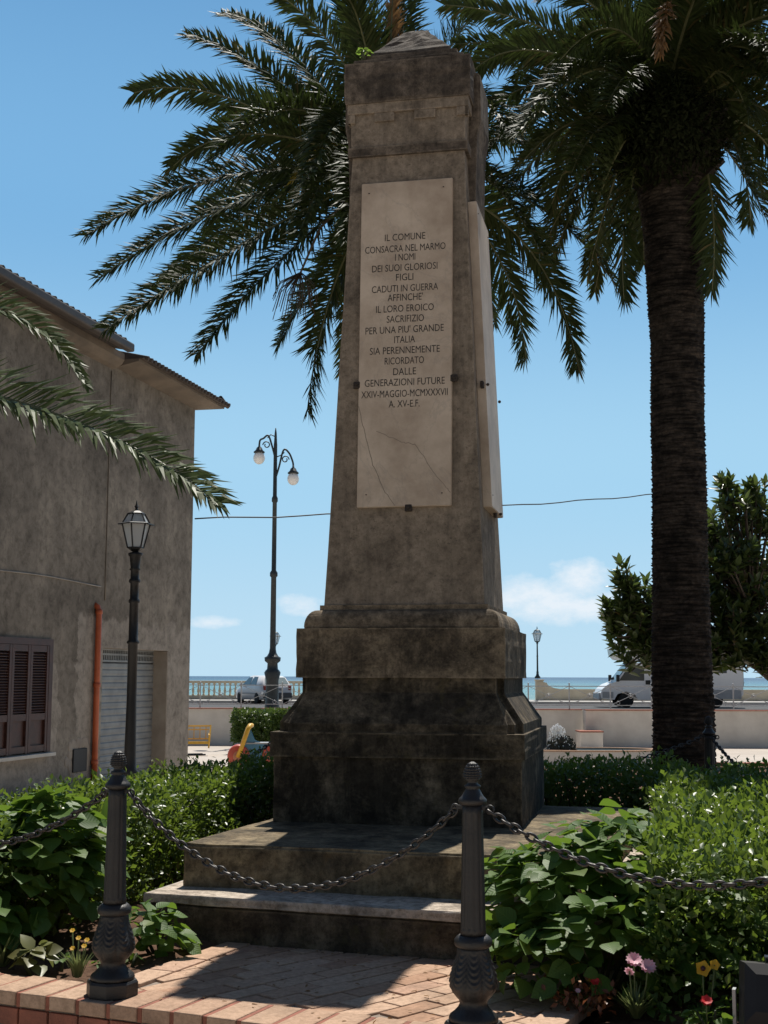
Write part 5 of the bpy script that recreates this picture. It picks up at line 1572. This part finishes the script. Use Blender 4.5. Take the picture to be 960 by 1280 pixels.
# ------------------------------------------------------------------ vehicles
def wheel(parent, p, r, w_, sgn):
    b2 = MB(); b2.lathe([(r * .62, -w_ / 2), (r * .95, -w_ / 2), (r, -w_ * .35), (r, w_ * .35), (r * .95, w_ / 2), (r * .62, w_ / 2)], 24, c=p, axis='y')
    wo = b2.build('wheel', RUBBER, parent)
    b2 = MB(); b2.lathe([(0, -w_ * .42), (r * .25, -w_ * .48), (r * .62, -w_ * .44), (r * .66, -w_ * .3), (r * .66, w_ * .3), (r * .62, w_ * .44), (r * .25, w_ * .48), (0, w_ * .42)], 18, c=p, axis='y')
    b2.build('rim', GREY_PLASTIC, wo)
    return wo
# local x: forwards, y: left, z up; origin at the centre of the ground footprint
ca = R(90 + 26)
cp = at(329, 880, 68.6)
car = thing('hatchback_car', 'small white hatchback parked on the road behind the tall lamp post', 'car', (cp[0], 68.4, .01), ca)
def ring_car(x, zl, zb, zt, wl_, wb, wt_):
    return [(x, -wl_, zl), (x, -wb, (zl + zb) / 2), (x, -wb, zb), (x, -wt_, zt), (x, wt_, zt), (x, wb, zb), (x, wb, (zl + zb) / 2), (x, wl_, zl)]
b_ = MB()
st_ = [(2.0, .34, .55, .60, .62, .66, .55), (1.92, .24, .64, .70, .74, .78, .62), (1.5, .20, .74, .82, .78, .83, .68), (1.05, .20, .84, .92, .80, .84, .70), (.95, .20, .87, .95, .80, .84, .70), (.25, .20, .90, 1.36, .80, .84, .60), (-.2, .20, .90, 1.42, .80, .84, .61), (-1.1, .20, .92, 1.40, .80, .84, .60), (-1.55, .22, .94, 1.33, .79, .83, .58), (-1.92, .28, .92, .98, .76, .80, .70), (-2.02, .34, .66, .72, .70, .76, .72)]
b_.loft([ring_car(*s_) for s_ in st_])
body = b_.build('body', WHITE_PAINT, car)
b_ = MB()
for sg in (-1, 1):
    for q in ([(.80, .92), (.24, 1.32), (-.30, 1.36), (-.30, .92)], [(-.36, .92), (-.36, 1.36), (-1.0, 1.35), (-1.2, .93)]):
        pts = []
        for x, z in q:
            k = (z - .90) / .48
            pts.append((x, sg * (.848 - .235 * k), z))
        pts2 = [(x, y + sg * .012, z) for x, y, z in pts]
        b_.loft([pts, pts2], smooth=False)
b_.build('side_window', PANE, body)
b_ = MB(); b_.loft([[(-1.60, -.52, 1.31), (-1.60, .52, 1.31), (-1.915, .62, 1.0), (-1.915, -.62, 1.0)], [(-1.625, -.52, 1.325), (-1.625, .52, 1.325), (-1.94, .62, 1.01), (-1.94, -.62, 1.01)]], smooth=False); b_.build('rear_window', simple('pale_reflecting_glazing', (.30, .36, .36), (.22, .27, .28), 1.5, .08), body)
b_ = MB(); b_.loft([[(.97, -.6, .96), (.97, .6, .96), (.28, .54, 1.35), (.28, -.54, 1.35)], [(1.0, -.6, .975), (1.0, .6, .975), (.30, .54, 1.37), (.30, -.54, 1.37)]], smooth=False); b_.build('windscreen', PANE, body)
for sg in (-1, 1):
    b_ = MB(); b_.box((-1.985, sg * .66, .80), (.10, .17, .22), bev=.02); b_.build('tail_light', TAIL, car)
    b_ = MB(); b_.box((.72, sg * .93, .97), (.12, .16, .12), bev=.03); b_.build('wing_mirror', WHITE_PAINT, car)
    b_ = MB(); b_.box((0, sg * .85, .52), (2.3, .03, .06)); b_.build('side_strip', GREY_PLASTIC, car)
b_ = MB(); b_.box((-2.04, 0, .44), (.14, 1.52, .26), bev=.03); b_.build('rear_bumper', simple('dark_bumper', (.10, .10, .105), (.08, .08, .085), 4, .55), car)
b_ = MB(); b_.box((2.0, 0, .40), (.16, 1.4, .24), bev=.03); b_.build('front_bumper', GREY_PLASTIC, car)
b_ = MB(); b_.box((-2.04, 0, .74), (.03, .5, .11)); b_.build('number_plate', GREY_PLASTIC, car)
for xx in (1.28, -1.25):
    for sg in (-1, 1): wheel(car, (xx, sg * .74, .29), .29, .2, sg)

# camper: faces left (-x world); local x forwards
vp = at(840, 885, 62)
van = thing('camper_van', 'white overcab camper van parked on the seafront road behind the palm trunk', 'camper', (vp[0], 63.0, .008), PI)
b_ = MB()
cab = [(3.25, .42), (3.3, .62), (3.2, .85), (2.95, 1.05), (2.55, 1.2), (1.95, 1.95), (1.85, 2.05), (.9, 2.08), (.9, .36), (1.55, .36), (1.7, .62), (2.1, .74), (2.5, .62), (2.65, .36)]
b_.prism(cab, -.95, .95)
bmesh.ops.bevel(b_.bm, geom=[e for e in b_.bm.edges if e.calc_face_angle(0) > .9], offset=.06, segments=3, affect='EDGES')
b_.build('cab', WHITE_PAINT, van)
b_ = MB()
liv = [(.92, .42), (.92, 2.1), (1.9, 2.14), (2.35, 2.22), (2.55, 2.42), (2.6, 2.72), (2.5, 3.0), (2.2, 3.2), (1.6, 3.28), (-3.25, 3.24), (-3.3, 3.1), (-3.3, .62), (-3.2, .5)]
b_.prism(liv, -1.12, 1.12)
bmesh.ops.bevel(b_.bm, geom=[e for e in b_.bm.edges if e.calc_face_angle(0) > .9], offset=.07, segments=3, affect='EDGES')
b_.build('living_box', WHITE_PAINT, van)
SK = simple('grey_skirt', (.40, .41, .42), (.33, .34, .35), 3, .5)
for sg in (-1, 1):
    b_ = MB(); b_.box((-1.15, sg * 1.125, .62), (4.1, .02, .42)); b_.build('skirt', SK, van)
    b_ = MB(); b_.box((2.95, sg * .955, .58), (.5, .02, .28)); b_.build('wing_trim', SK, van)
b_ = MB(); b_.box((3.28, 0, .52), (.16, 1.8, .34), bev=.05); b_.build('front_bumper', SK, van)
for sg in (-1, 1):
    b_ = MB(); b_.prism([(2.42, 1.24), (1.98, 1.86), (1.25, 1.9), (1.25, 1.24)], sg * .952, sg * .965); b_.build('cab_window', PANE, van)
    b_ = MB(); b_.box((2.50, sg * 1.08, 1.35), (.14, .18, .32), bev=.03); b_.build('wing_mirror', BLACK, van)
    b_ = MB(); b_.box((1.08, sg * .965, 1.16), (.22, .02, .2)); b_.build('fuel_hatch', BLACK, van)
    b_ = MB(); b_.box((-2.0, sg * 1.125, 1.85), (1.1, .02, .5), bev=.004); b_.build('side_window', PANE, van)
    b_ = MB(); b_.box((-.2, sg * 1.125, 1.85), (.7, .02, .5), bev=.004); b_.build('side_window', PANE, van)
b_ = MB(); b_.loft([[(2.5, -.8, 1.26), (2.5, .8, 1.26), (1.99, .75, 1.9), (1.99, -.75, 1.9)], [(2.53, -.8, 1.275), (2.53, .8, 1.275), (2.02, .75, 1.915), (2.02, -.75, 1.915)]], smooth=False); b_.build('windscreen', PANE, van)
b_ = MB()
for zz in (1.1, 1.35, 1.6, 1.85, 2.1): b_.bar((-3.42, .3, zz), (-3.42, .7, zz), .03)
for yy in (.3, .7): b_.bar((-3.42, yy, 1.0), (-3.42, yy, 2.3), .035); b_.bar((-3.28, yy, 1.05), (-3.42, yy, 1.05), .03); b_.bar((-3.28, yy, 2.2), (-3.42, yy, 2.2), .03)
for zz in (1.15, 1.75): b_.bar((-3.28, -.5, zz), (-3.6, -.5, zz), .04); b_.bar((-3.6, -.8, zz), (-3.6, .2, zz), .035)
b_.bar((-3.6, -.5, 1.15), (-3.6, -.5, 1.75), .035)
b_.build('rear_rack', STEEL, van)
for xx in (2.1, -2.05):
    for sg in (-1, 1): wheel(van, (xx, sg * .88, .34), .34, .22, sg)
